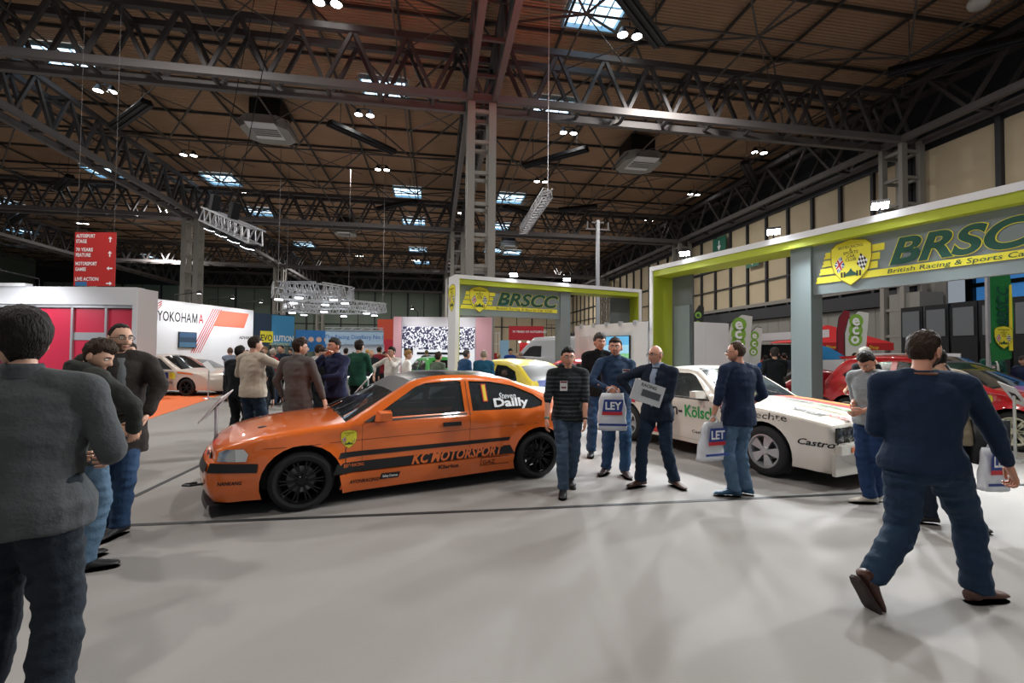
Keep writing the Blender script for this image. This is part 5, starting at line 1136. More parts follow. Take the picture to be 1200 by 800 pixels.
# the white van
p=at_D(648,415,28); p.z=0
SV=dict(W=2.0,xF=2.6,xR=-2.9,wf=1.75,wr=-1.75,wz=.34,ra=.42,sill=.3,belt=1.35,tumble=.12,paint=P_('van_white','#b9bdc2'),glass=M_glassd,res=5,step=.15,edge=.12,
 top=[(-2.9,.4),(-2.9,1.2),(-2.9,2.4),(-2.8,2.55),(-1,2.6),(.8,2.55),(1.0,2.5),(1.0,2.5),(1.5,2.0),(1.95,1.45),(1.95,1.45),(2.4,1.2),(2.55,1.0),(2.6,.6),(2.55,.3)],
 windows=[[(1.65,1.45),(1.2,1.95),(.95,2.05),(.45,2.05),(.45,1.4)]],doors=[[(1.7,.5),(1.7,1.38),(.4,1.34),(.4,.5)]],regions=[('windscreen',1.0,1.95,1.5,2.4,.92,M_glassd)],spokes=6,spoke_w=.05,rim=M_rims,wi=.1)
Car('white_van','pale grey panel van parked behind the far frame pillar',p,YAW+PI-.35,SV,cat='van')
# ================================================================ people
SKIN={'a':mat('skin_light','#c99c84',.5),'b':mat('skin_pink','#cc9279',.5),'c':mat('skin_tan','#9a6a52',.5)}
M_eye=mat('eye_white','#d8d4cc',.3); M_iris=mat('eye_dark','#241a14',.2); M_lip=mat('lips','#8e5148',.5)
def cloth(c,rough=.85,bs=9,b_=.25): return mat('cloth_'+c,c,rough,bump=b_,bscale=bs*6,var=.16,vscale=bs,sheen=.02,spec=.2)
def ell(c,ax,ay,rx,ry,n=14):
    c=Vector(c); return [c+ax*(rx*math.cos(2*PI*k/n))+ay*(ry*math.sin(2*PI*k/n)) for k in range(n)]
def capsule(b,p,q,r0,r1,n=10,mid=None):
    """tapered limb with round ends; mid=(t,r) adds a swelling"""
    p=Vector(p);q=Vector(q);d=(q-p); L=d.length; d=d/L if L>1e-6 else Vector((0,0,1)); a=d.orthogonal().normalized(); c=d.cross(a)
    st=[(-r0*.9,r0*.35),(-r0*.6,r0*.78),(0,r0)]
    if mid: st.append((L*mid[0],mid[1]))
    st+=[(L,r1),(L+r1*.6,r1*.78),(L+r1*.9,r1*.35)]
    b.loft([ell(p+d*t,a,c,r,r,n) for t,r in st])
def ik(a,t,l1,l2,hint):
    """two-bone joint position"""
    a=Vector(a);t=Vector(t);d=t-a; L=d.length; M=(l1+l2)*.999
    if L>M: t=a+d*(M/L); d=t-a; L=M
    x=(l1*l1-l2*l2+L*L)/(2*L); h=math.sqrt(max(l1*l1-x*x,0)); n=d/L; u=Vector(hint); u=(u-n*u.dot(n)); u=u.normalized() if u.length>1e-4 else n.orthogonal()
    return a+n*x+u*h,t
def head_pts(nu,nv,face=1.0,beard=0,off=0.0,maskf=None):
    """head surface in head space (x right, y forward, z up, centred between the ears); returns grid"""
    G=np.zeros((nv+1,nu,3))
    for i in range(nv+1):
        ph=-PI/2+PI*i/nv
        for j in range(nu):
            th=2*PI*j/nu; cx,cy,cz=math.cos(ph)*math.sin(th),math.cos(ph)*math.cos(th),math.sin(ph)   # th=0 is the face
            x=.076*cx; y=(.098 if cy<0 else .092)*cy; z=.115*cz+.005
            f=max(0,cy)
            if cz<0:
                t=-cz; x*=1-.30*t*t-.10*t; 
                if cy<0: y*=1-.45*t; 
                else: y*=1+.10*t*(1-t)*2
                z-=.012*f*t
            else: x*=1+.03*cz; 
            g=lambda a,b_,sa,sb: math.exp(-((x-a)/sa)**2-((z-b_)/sb)**2)
            if cy>0.2:
                w=min(1,(cy-.2)/.3)
                y+=w*(.022*g(0,-.022,.013,.016)+.013*g(0,.002,.010,.022)      # nose
                    -.012*(g(.032,.008,.017,.011)+g(-.032,.008,.017,.011))       # eye sockets
                    +.006*(g(.03,.032,.028,.009)+g(-.03,.032,.028,.009))          # brow
                    +.007*g(0,-.062,.022,.006)+.006*g(0,-.073,.018,.005)-.004*g(0,-.0675,.02,.0025)
                    +.010*g(0,-.098,.02,.014)+.004*(g(.042,-.03,.02,.02)+g(-.042,-.03,.02,.02)))
                y+=beard*w*.006*math.exp(-((z+.08)/.04)**2)
            G[i,j]=(x,y,z)
    return G
def hair_mask(style,x,y,z,th):
    """1 where hair grows"""
    a=abs(math.atan2(x,y))   # 0 face, pi back
    line={'short':.070,'full':.064,'long':.052,'rec':.094,'bald':9}[style] if style in('short','full','long','rec','bald') else .06
    if style=='bald':      # fringe round the back only
        lo=-.035; return 1.0 if (a>1.5 and lo<z<.045) else 0.0
    if style=='none': return 0
    if a<1.05: zl=line-.0*a
    elif a<1.55: zl=line+(.02-line)*(a-1.05)/.5 if style!='rec' else line+(.03-line)*(a-1.05)/.5
    elif a<1.95: zl=.015 if style!='long' else -.03
    else: zl={'short':-.045,'full':-.06,'long':-.095,'rec':-.045}[style]
    return 1.0 if z>zl+.012*NOISE(Vector((x*45,y*45,3)))+.006*NOISE(Vector((x*160,y*160,7))) else 0.0
def grid_mesh(b,G,k=0,mask=None):
    nv,nu=G.shape[0]-1,G.shape[1]; o=len(b.v); b.v+=[tuple(p) for p in G.reshape(-1,3)]
    for i in range(nv):
        for j in range(nu):
            if mask is not None and not mask[i,j]: continue
            a=i*nu+j;c=i*nu+(j+1)%nu; b.f.append((o+a,o+c,o+c+nu,o+a+nu)); b.mi.append(k)
def hand(b,w,d,n,side,curl=.5,s=1.0,thumb=1,k=0,lod=0):
    """hand from wrist w along d, palm normal n (palm faces +n); side=+1 thumb towards d x n"""
    d=Vector(d).normalized(); n=Vector(n); n=(n-d*n.dot(d)).normalized(); u=d.cross(n)*side
    W=Vector(w); L=.095*s
    b.loft([ell(W+d*t*L,u,n,rx*s,ry*s,10) for t,rx,ry in ((-.1,.02,.016),(0,.028,.02),(.35,.038,.019),(.8,.043,.016),(1.0,.04,.012),(1.05,.03,.006))],k)
    for i,(o,l) in enumerate(((.033,.072),(.011,.08),(-.011,.075),(-.032,.058))):
        p=W+d*L*.95+u*o*s; a=curl*.5; pts=[p-d*.02*s]; q=p; ang=0
        for sg in (.45,.3,.25):
            ang+=curl*(.9 if sg<.4 else .6); q=q+(d*math.cos(ang)+n*math.sin(ang))*l*sg*s; pts.append(q)
        b.tube([p-d*.02*s]+[p]+pts[1:],[.0095*s,.0095*s,.0088*s,.008*s,.006*s][:len(pts)+1],6 if lod==0 else 4,k)
    p=W+d*L*.2+u*.026*s; b.tube([p,p+(u*.6+d*.5+n*.25)*.035*s,p+(u*.55+d*1.2+n*.4)*.05*s,p+(u*.35+d*1.7+n*.5)*.05*s],[.013*s,.012*s,.010*s,.007*s],6 if lod==0 else 4,k)
def shoe(b,a,d,s=1.0,tall=False,up=Vector((0,0,1))):
    """shoe with its ankle at a, toe direction d; b[0] upper, b[1] sole"""
    d=Vector(d).normalized(); up=(up-d*up.dot(d)).normalized(); u=d.cross(up); up_,so=b
    base=Vector(a)-up*.085*s
    prof=[(-.085,.020,.035),(-.075,.034,.06),(-.03,.040,.088),(.02,.042,.085),(.07,.044,.062),(.12,.047,.045),(.17,.045,.036),(.20,.036,.028),(.215,.02,.016)]
    up_.loft([ell(base+d*(t*s)+up*((h*.5+.018)*s),u,up,w*s,h*.5*s,12) for t,w,h in prof])
    up_.loft([ell(base+d*(-.03*s)+up*.03*s,d,u,.045*s,.036*s,12),ell(base+up*(.115 if tall else .085)*s+d*(-.012*s),d,u,.052*s,.044*s,12)])
    o=[(-.09,.0),(-.08,.03),(-.03,.042),(.05,.044),(.13,.050),(.19,.042),(.218,.02),(.22,0)]; poly=[(t,w) for t,w in o]+[(t,-w) for t,w in o[::-1][1:-1]]
    so.prism([(t*s,w*s) for t,w in poly],.022*s,base,d,u)
NOISE=noise.noise
def person(label,foot,face,height=1.75,lean=0,head_yaw=0,head_pitch=0,feet=((-.1,.0),(.1,.0)),hands=(None,None),elbows=(None,None),top='#203048',trousers='#2c3e58',shoes='#1a1a1c',sole='#222',
           hair='short',hairc='#2a211c',skin='a',hem=.86,kind='jumper',lod=0,glasses=False,beard=None,belly=0,feet_z=(0,0),toe=(None,None),curl=(.5,.5),sleeve=1.0,collar=None,group=None,badge=False,twist=0,root_yaw_is_face=True,tw=1.12,hand_n=(None,None),hood=False,name='person',socks=None,knees=(None,None),openfront=None,stripes=None,sag=0,lanyard=None,wide=1.06,bulge=(0,0),cap=None,hipshift=0,soft=1.0):
    """foot: world ground point. All offsets are metres at body scale in the root frame: x to the viewer's right, y away from the viewer, z up. face: body heading (0 = away from the viewer, pi = towards)."""
    S=height/1.78; root=thing(name,label,'person',foot,YAW,group); root.scale=(S,S,S); person.K=S
    F=Vector((math.sin(face),math.cos(face),0)); Rr=Vector((math.cos(face),-math.sin(face),0))   # body forward and right
    Z=Vector((0,0,1)); V=lambda t:Vector(t)
    fl,fr=[Vector((f[0],f[1],0)) for f in feet]; mid=(fl+fr)/2; spread=(fl-fr).length
    zp=.955-max(0,spread-.35)*.22-sag; P=mid+Z*zp+F*hipshift
    sp=(F*math.sin(lean)+Z*math.cos(lean)); bk=(F*math.cos(lean)-Z*math.sin(lean))
    f2=face+twist; Fs=Vector((math.sin(f2),math.cos(f2),0)); Rs=Vector((math.cos(f2),-math.sin(f2),0)); bs=(Fs*math.cos(lean)-Z*math.sin(lean))
    hipL,hipR=P-Rr*.09-Z*.02,P+Rr*.09-Z*.02
    chest=P+sp*.36; sh=P+sp*.475; nk=P+sp*.54
    shL,shR=sh-Rs*.185*wide,sh+Rs*.185*wide
    vox=[.0115,.016,.026][lod]
    # ---- legs
    ank=[]
    for i,(h,f) in enumerate(((hipL,fl),(hipR,fr))):
        a=f+Z*(.085+feet_z[i]); hint=knees[i] if knees[i] else F*1+Z*.05
        k,a=ik(h,a,.44,.43,hint); ank.append((h,k,a))
    tr=MB(); bd=MB()
    tr.loft([ell(P+sp*z,Rr,F,rx*wide**.5*tw,ry+belly*.3,16) for z,rx,ry in ((-.12,.10,.08),(-.08,.160,.116),(0,.160,.116),(.08,.145,.102),(.12,.135,.09))])
    for h,k,a in ank:
        capsule(tr,h,k,.092*tw,.066*tw,12); capsule(tr,k,a-(a-k).normalized()*.02,.066*tw,.056*tw,12,mid=(.3,.067*tw)); tr.loft([ell(k+(a-k)*t,Rr,F,r*tw,r*tw*1.05,12) for t,r in ((.55,.06),(.9,.062),(1.02,.064))])
        capsule(bd,h,k,.07,.048); capsule(bd,k,a,.048,.034,mid=(.3,.052))
    # ---- arms
    arms=[]; dn=-Z
    for i,(s_,sg) in enumerate(((shL,-1),(shR,1))):
        t=hands[i]; t=Vector(t) if t is not None else s_+dn*.56+Rs*sg*.05+Fs*.06
        hint=Vector(elbows[i]) if elbows[i] is not None else (-Fs*.8+Rs*sg*.5-Z*.2)
        e,w=ik(s_,t,.30,.255,hint); arms.append((s_,e,w))
    jt=MB(); bw=1+belly*2
    hq=max(1,tw**.42); tors=[(hem-.955+0.0,.178*hq,.134*hq+belly*.5),(.0,.178*hq,.132*hq+belly*.7),(.10,.160,.115+belly),(.20,.162,.118+belly*.8),(.30,.178,.122+belly*.3),(.38,.186,.122),(.45,.172,.108),(.50,.125,.082),(.535,.075,.068),(.55,.062,.060)]
    if kind in('coat','blazer','parka'): tors[0]=(tors[0][0],.195,.135); tors[1]=(.0,.185,.13); 
    puff={'jumper':1.04,'shirt':1.0,'jacket':1.08,'coat':1.12,'blazer':1.06,'parka':1.18}[kind]
    rings=[]
    for z,rx,ry in tors:
        q=max(0,min(1,(z+.05)/.4)); ax=(Rr*(1-q)+Rs*q).normalized(); ay=(F*(1-q)+bs*q).normalized()
        c=P+sp*z+ay*(belly*.5 if z<.3 else 0); rings.append(ell(c,ax,ay,rx*wide*(1+(puff-1)*.7),ry*puff,18))
    jt.loft(rings)
    for i,(s_,e,w) in enumerate(arms):
        pf=1+(puff-1)*1.8; sg=(-1,1)[i]
        capsule(jt,s_-Z*.005,e,.064*pf,.05*pf,12,mid=(.4,.056*pf)); 
        if sleeve>=1: capsule(jt,e,w-(w-e).normalized()*.03,.049*pf,.036*pf,12)
        elif sleeve>.55: capsule(jt,e,e+(w-e)*(sleeve-.55)/.45,.049*pf,.043*pf,12)
        capsule(jt,sh+Rs*sg*.06+sp*.02,s_,.07*pf,.062*pf,12)
        capsule(bd,s_,e,.042,.030); capsule(bd,e,w,.030,.025,mid=(.35,.037))
    bd.loft([ell(P+sp*z,Rr if z<.2 else Rs,F if z<.2 else bs,rx,ry,14) for z,rx,ry in ((-.1,.13,.08),(0,.15,.095),(.15,.13,.09),(.3,.155,.10),(.42,.15,.09),(.5,.09,.065),(.54,.056,.055))])
    hy=face+twist+head_yaw; Fh0=Vector((math.sin(hy),math.cos(hy),0)); Rh=Vector((math.cos(hy),-math.sin(hy),0)); Fh=Fh0*math.cos(head_pitch)-Z*math.sin(head_pitch); Uh=Rh.cross(Fh)
    hc=nk+sp*.075+Uh*.055+Fh*.03
    bd.loft([ell(nk-sp*.04,Rs,bs,.060,.058,14),ell(nk+sp*.02,Rs,bs,.053,.054,14),ell(hc-Uh*.06-Fh*.02,Rh,Fh,.050,.052,14),ell(hc-Uh*.0-Fh*.02,Rh,Fh,.045,.05,14)])
    HM=Matrix((Rh,Fh,Uh)).transposed()
    def tohead(G): return (np.asarray(G)@np.array(HM.transposed()))+np.array(hc)
    # ---- meshes
    def displaced(mb,amp,fr,name_,mt,sm=2,parent=root,lat=(1,1,1)):
        vs,fs,nn=remesh(mb,vox if name_!='body' else vox*1.1,sm)
        if amp:
            D=np.array([.7*NOISE(Vector((v[0]*fr*lat[0]+len(label),v[1]*fr*lat[1],v[2]*fr*lat[2])))+.9*(.35-abs(NOISE(Vector(((v[0]+v[2]*.35)*fr*1.1+9,v[1]*fr*.9,(v[2]-v[0]*.3)*fr*1.9)))))+.25*NOISE(Vector((v[0]*fr*3+4,v[1]*fr*3,v[2]*fr*4))) for v in vs])
            vs=vs+nn*(D*amp)[:,None]
        m_=MB(); m_.add([tuple(v) for v in vs],fs)
        return m_
    b=displaced(bd,0,0,'body',None,2)
    nu,nv=((36,30),(24,20),(14,12))[lod]; G=tohead(head_pts(nu,nv,beard=1 if beard else 0)); grid_mesh(b,G)
    for sg in (-1,1):   # ears
        o=Vector(hc)+Rh*sg*.076+Uh*(-.005)-Fh*.006
        b.loft([ell(o-Rh*sg*.006,Fh,Uh,.014,.028,8),ell(o+Rh*sg*.008-Fh*.006,Fh,Uh,.018,.034,8),ell(o+Rh*sg*.013-Fh*.008,Fh,Uh,.012,.026,8)],0)
        if lod<2:
            e=Vector(hc)+Rh*sg*.032+Uh*.009+Fh*.074; b.sph(e,.0125,8,6,1); b.sph(e+Fh*.0085,.0062,6,4,2)
    if lod<2:
        for sg in (-1,1): b.loft([ell(Vector(hc)+Rh*(sg*x)+Uh*(.030-abs(x-.03)*.15)+Fh*(.094-(x-.01)*.35),Uh,Fh,.0045,.004,6) for x in (.014,.03,.048)],2)
        b.loft([ell(Vector(hc)+Rh*x+Uh*(-.068)+Fh*(.088-abs(x)*.35),Uh,Fh,r,.004,6) for x,r in ((-.024,.001),(-.014,.006),(0,.0075),(.014,.006),(.024,.001))],3)
    for i,(s_,e,w) in enumerate(arms):
        d=(w-e).normalized(); sg=(-1,1)[i]; n=Vector(hand_n[i]) if hand_n[i] is not None else -Rs*sg
        hand(b,w,d,n,sg,curl[i],1.0,lod=lod)
    b.build('body',[SKIN[skin],M_eye,M_iris,M_lip],root,True)
    M_t=cloth(trousers); m_=displaced(tr,.016*soft,7,'trousers',None,lat=(1,1,2.6)); m_.build('trousers',M_t,root,True)
    if kind in('parka',): am=.022
    else: am={'jumper':.013,'shirt':.016,'jacket':.018,'coat':.018,'blazer':.013}[kind]
    m_=displaced(jt,am*soft,5.5,kind,None,lat=(1.4,1.4,1.0))
    mats=[cloth(top)]
    if stripes:
        mats.append(cloth(stripes)); m_.mi=[1 if (.3<((sum(m_.v[i][2] for i in f)/len(f))*20)%1<.62 and sum(m_.v[i][2] for i in f)/len(f)<1.42) else 0 for f in m_.f]
    nm={'jumper':'jumper','shirt':'shirt','jacket':'jacket','coat':'coat','blazer':'blazer','parka':'parka'}[kind]
    tp=m_.build(nm,mats,root,True)
    if collar:
        c_=MB(); c_.loft([ell(nk-sp*.015,Rs,bs,.082,.080,16),ell(nk+sp*.025-bs*.004,Rs,bs,.068,.066,16),ell(nk+sp*.045-bs*.008,Rs,bs,.064,.062,16),ell(nk+sp*.03-bs*.004,Rs,bs,.056,.054,16)],cap=False); c_.build('collar',cloth(collar),root,True)
    if hood:
        c_=MB(); c_.loft([ell(nk-sp*.06-bs*.06,Rs,(bs*.8+sp*.5).normalized(),.05,.03,14),ell(nk-sp*.01-bs*.075,Rs,(bs+sp*.3).normalized(),.13,.085,14),ell(nk+sp*.04-bs*.05,Rs,(bs-sp*.2).normalized(),.115,.10,14),ell(nk+sp*.06-bs*.03,Rs,(bs-sp*.3).normalized(),.085,.085,14)]); m2=MB(); vs,fs,nn=remesh(c_,.012,3); m2.add([tuple(v+n*.006*NOISE(Vector(v)*20)) for v,n in zip(vs,nn)],fs); m2.build('hood',cloth(top),root,True)
    if openfront:   # shirt seen in the open front of a coat
        c_=MB(); c_.loft([ell(P+sp*z+bs*(y+.012),Rs,bs,rx,ry,16) for z,rx,ry,y in ((.05,.075,.10,.045+belly*.6),(.3,.07,.10,.040),(.42,.06,.08,.045),(.51,.04,.05,.035))]); c_.build('shirt_front',cloth(openfront),root,True)
    if lanyard:
        c_=MB(); c_.tube([nk-sp*.005+Rs*(.078*math.cos(t))+bs*(.078*math.sin(t)) for t in [2*PI*k/16 for k in range(17)]],.008,6); c_.build('lanyard',mat('lanyard_'+lanyard,lanyard),root,True)
    if badge:
        o=P+sp*.34+bs*(.132+belly*.3)+Rs*(-.06 if badge is True else badge); c_=MB(); c_.prism([(-.045,-.06),(.045,-.06),(.045,.06),(-.045,.06)],.004,o,-Rs,sp); q=c_.build('badge',mat('badge_white','#d8d8d6',.4),root)
        c_=MB(); c_.add([o+bs*.006-Rs*x+sp*y for x,y in ((-.04,.035),(.04,.035),(.04,.055),(-.04,.055))],[(0,1,2,3)]); c_.add([o+bs*.006-Rs*x+sp*y for x,y in ((-.03,-.03),(.03,-.03),(.03,-.01),(-.03,-.01))],[(0,1,2,3)]); c_.build('badge_print',mat('badge_red','#7a2a30',.5),q)
    # shoes
    for i,(h,k,a) in enumerate(ank):
        t=toe[i]; d=Vector(t) if t is not None else (F+Rr*(-.18,.18)[i])
        sb=(MB(),MB()); shoe(sb,a,d); o=sb[0].build('shoe',mat('shoe_'+shoes,shoes,.5,bump=.1),root,50,fix=False); sb[1].build('sole',mat('sole_'+sole,sole if len(sole)==7 else '#222222',.7),o)
    # hair
    if hair!='none':
        hu,hv=((56,44),(36,28),(18,14))[lod]; G=head_pts(hu,hv); th={'short':.011,'full':.019,'long':.026,'rec':.006,'bald':.004}[hair]
        H=np.zeros((hv+1,hu))
        for i in range(hv+1):
            for j in range(hu): x,y,z=G[i,j]; H[i,j]=hair_mask(hair,x,y,z,0)
        Hs=H.copy()
        for _ in range(2): Hs=(Hs+np.roll(Hs,1,1)+np.roll(Hs,-1,1)+np.vstack([Hs[1:],Hs[-1:]])+np.vstack([Hs[:1],Hs[:-1]]))/5
        c0=np.array([0,0,-.01])
        for i in range(hv+1):
            for j in range(hu):
                p=G[i,j]; d=p-c0; d/=np.linalg.norm(d)+1e-9; q=Vector(p)*38; nz=NOISE(q)*.3+NOISE(Vector((p[0]*90,p[1]*90,p[2]*30)))*.25
                G[i,j]=p+d*(th*Hs[i,j]*(.35+1.3*max(0,min(1,(p[2]+.01)/.09)))*(1+nz*(1.6 if hair!='long' else .5))+ (.001 if Hs[i,j]>.3 else -.005))
        mk=(Hs[:-1]+Hs[1:])>.25; m_=MB(); grid_mesh(m_,tohead(G),0,mk); m_.build('hair',mat('hair_'+hairc,hairc,.65,bump=.9,bscale=110,stretch=(1,1,.25),var=.45,vscale=90,spec=.2),root,True)
    if beard:
        bu,bv=((40,34),(28,22),(14,12))[lod]; G=head_pts(bu,bv); m_=MB(); H=np.zeros((bv,bu),bool)
        for i in range(bv):
            for j in range(bu):
                x,y,z=G[i,j]; a=abs(math.atan2(x,y)); H[i,j]=(a<1.5 and z<-.042+max(0,a-.7)*.07 and z>-.13 and not(a<.28 and -.082<z<-.056))
        for i in range(bv+1):
            for j in range(bu): G[i,j]*=1.035; 
        grid_mesh(m_,tohead(G),0,H); m_.build('beard',mat('beard_'+beard,beard,.85,bump=.5,bscale=90),root,True)
    if glasses:
        m_=MB(); 
        for sg in (-1,1):
            c_=Vector(hc)+Rh*sg*.033+Uh*.006+Fh*.098; m_.tube([c_+Rh*(.024*math.cos(t))+Uh*(.016*math.sin(t)) for t in [2*PI*k/14 for k in range(15)]],.0022,5); m_.tube([c_+Rh*sg*.024,Vector(hc)+Rh*sg*.078+Uh*.01+Fh*.0],.002,4)
        m_.bar(Vector(hc)+Rh*.009+Uh*.01+Fh*.1,Vector(hc)-Rh*.009+Uh*.01+Fh*.1,.003); m_.build('glasses',M_dark,root)
    if cap:
        m_=MB(); G=head_pts(24,18)*1.12; H=np.array([[G[i,j][2]>.045 for j in range(24)] for i in range(18)]); grid_mesh(m_,tohead(G),0,H); o=Vector(hc)+Uh*.055; m_.prism([(-.07,.05),(.07,.05),(.06,.17),(0,.185),(-.06,.17)],.008,o,Rh,Fh); m_.build('cap',mat('cap_'+cap,cap,.7),root,True)
    return root,dict(P=P,sp=sp,bs=bs,Rs=Rs,nk=nk,arms=arms,S=S,hc=hc)
def gp(px,py): return at_z(px,py,0)
def fp(px,D):
    p=at_D(px,415,D); p.z=0; return p
def inperson(root,v):
    """world point of a root-frame offset"""
    S=root.scale[0]; return root.location+Matrix.Rotation(YAW,3,'Z')@(Vector(v)*S)
JN='#2b4058'; 
A_=PI  # facing the viewer
def bag(root,at,w,h,label,txt=None,group=None,tilt=0,face=0):
    """thin plastic carrier bag hanging from a hand"""
    o=inperson(root,at); t=thing('carrier_bag',label,'bag',(o.x,o.y,o.z-h),YAW+face,group)
    b=MB(); n=9; rings=[]
    for i in range(n+1):
        z=h*i/n; q=i/n; ww=w*(1.0-.25*q**3); dd=.05*(1-q)**.6+.012; rings.append([Vector((ww/2*math.copysign(abs(math.cos(a))**.6,math.cos(a))+tilt*(1-q)*.1+.008*math.sin(z*30),dd*math.copysign(abs(math.sin(a))**.6,math.sin(a))+.004*math.sin(a*5+z*20),z)) for a in [2*PI*k/20 for k in range(20)]])
    b.loft(rings); b.build('sack',mat('bag_plastic','#d5d8de',.35,bump=.25,bscale=30),t,True)
    b=MB(); b.tube([(-w*.2,0,h),(-w*.1,0,h+.05),(.0,0,h+.07),(w*.1,0,h+.05),(w*.2,0,h)],.008,6); b.build('handle',mat('bag_plastic',''),t,True)
    if txt:
        mp=plane_map((0,-.062,h*.55),(1,0,0),(0,0,1)); b=MB(); add_poly(b,mp,[(-w*.36,-.02),(w*.30,-.02),(w*.36,.13),(-w*.30,.13)],0,0); add_poly(b,mp,[(-w*.38,-.06),(w*.32,-.06),(w*.33,-.02),(-w*.37,-.02)],1,0); add_text(b,mp,txt,.13,0,.01,2,2,bold=.03,width=w*.55)
        add_poly(b,mp,[(-w*.48,-h*.42),(w*.48,-h*.42),(w*.48,-h*.36),(-w*.48,-h*.36)],0,0)
        b.build('print',[M_blu,M_red,M_wht],t)
    return t
# --- 1 nearest man at the left edge, seen from behind, looking left
p=fp(24,1.92)
person('man in charcoal grey sweater and black trousers at the left edge, back turned',p,-.35,1.76,head_yaw=-.95,feet=((-.14,.0),(.14,.03)),hands=((-.16,.30,1.10),(.10,.32,1.08)),elbows=((-1,-.1,-.5),(.8,-.3,-.9)),top='#474a4c',trousers='#1e252d',shoes='#181818',hair='long',hairc='#1b1715',skin='a',kind='jumper',hem=.84,wide=1.2,collar='#3c3f42',belly=.04,tw=1.3)
# --- 2 parka man
p=gp(97,668)
person('man in dark olive hooded parka and faded jeans looking down, left',p,.55,1.70,lean=.05,head_yaw=.8,head_pitch=.45,feet=((-.16,.1),(.02,-.02)),hands=((-.05,.32,1.02),(.22,.16,1.02)),elbows=((-1,-.2,0),(1,-.25,.15)),top='#2c2e2b',trousers='#4d6479',shoes='#17181a',hair='full',hairc='#3a2c22',kind='parka',hem=.80,hood=True,wide=1.08,toe=(None,(.75,.4,0)))
# --- 3 man with glasses
p=gp(128,628)
person('balding man with glasses in a dark brown coat and blue jeans, left',p,PI*.72,1.84,head_yaw=-.25,feet=((.06,.02),(-.12,.12)),hands=((.28,.0,1.0),(-.1,-.2,1.1)),elbows=((1.0,.15,.1),(-1,0,0)),top='#2a2522',trousers='#2b4260',shoes='#15171a',sole='#b8b8b8',hair='rec',hairc='#241c18',kind='coat',hem=.66,glasses=True,beard='#6e5244',openfront='#55585a',wide=1.05,toe=((-.1,-1,0),(-.5,-1,0)),belly=.03)
# --- 4 cream sweater man
person('man in cream sweater and dark jeans, back turned, behind the orange car bonnet',fp(297,7.1),.35,1.84,feet=((-.14,0),(.1,.05)),hands=((-.12,.32,1.12),(.30,.26,1.15)),elbows=((-1,-.3,0),(1,-.2,0)),top='#b8ab9b',trousers='#22303f',hair='short',hairc='#2c221d',kind='jumper',hem=.86,wide=1.15,belly=.03,head_yaw=.3)
person('person in black standing half hidden left of the cream sweater man',fp(279,7.9),.2,1.70,feet=((-.1,0),(.1,.05)),top='#17191c',trousers='#16181c',hair='short',hairc='#1c1815',kind='jacket',lod=1)
# --- 5 grey blazer man
person('man in grey tweed blazer with long brown hair, back turned, behind the orange car',fp(350,6.6),.25,1.79,head_yaw=.7,feet=((-.14,0),(.12,.0)),hands=((-.26,.12,.92),(.36,.02,.90)),elbows=((-1,-.3,0),(1,-.3,0)),top='#5b5654',trousers='#2a2a2d',hair='full',hairc='#35261c',kind='blazer',hem=.72,glasses=True,wide=1.12,belly=.03,collar='#5b5654')
# --- 6 navy team shirt man
r_,q=person('man in navy team shirt with a hand on his chin, behind the orange car',fp(393,7.0),PI+.35,1.82,head_yaw=.35,feet=((.12,0),(-.12,.05)),hands=((-.10,-.28,1.18),(-.07,-.20,1.50)),elbows=((.9,-.4,-.6),(-.7,-.4,-.7)),top='#262b47',trousers='#14171c',hair='short',hairc='#34302e',kind='shirt',hem=.88,skin='b',collar='#262b47',curl=(.6,1.3))
# --- 7 green sweater, white shirts, etc
person('man in green sweater and black trousers with his back turned',fp(420,9.7),.3,1.85,feet=((-.12,0),(.12,0)),hands=((-.3,.02,.86),(.2,.3,1.1)),top='#1f4a3a',trousers='#15181c',hair='full',hairc='#2a211c',kind='jumper',lod=1,wide=1.05)
person('man in white shirt with one hand at his mouth, leaning on the grey counter',fp(460,10.6),PI+.3,1.74,head_yaw=.3,feet=((.12,0),(-.12,0)),hands=((-.02,-.22,1.5),(-.42,-.02,1.06)),elbows=((.6,-.4,-.8),(-.7,.2,-.2)),top='#cbc5be',trousers='#14171c',hair='short',hairc='#1d1815',kind='shirt',lod=1,glasses=True,sleeve=.75,belly=.04)
person('blonde woman in white shirt behind the man with a hand at his mouth',fp(477,11.2),1.3,1.66,feet=((-.1,0),(.1,0)),top='#d2cdc6',trousers='#20242a',hair='full',hairc='#a07a4c',kind='shirt',lod=1,sleeve=.7)
person('grey-haired man in teal sweater seen from behind, over the orange car roof',fp(567,10.8),.1,1.68,feet=((-.1,0),(.1,0)),top='#1d4f68',trousers='#20242a',hair='rec',hairc='#8a7c6c',kind='jumper',lod=1,wide=1.05)
person('man in blue jacket with black backpack, half behind the white frame post',fp(541,11.2),.9,1.70,feet=((-.1,0),(.1,0)),top='#2a4a6e',trousers='#20242a',hair='short',hairc='#4a4440',kind='jacket',lod=1,lean=.2)
person('person in green tartan top beside the white frame post',fp(513,10.9),.6,1.62,feet=((-.1,0),(.1,0)),top='#5c6a5a',trousers='#20242a',hair='full',hairc='#3c2a20',kind='shirt',lod=1)
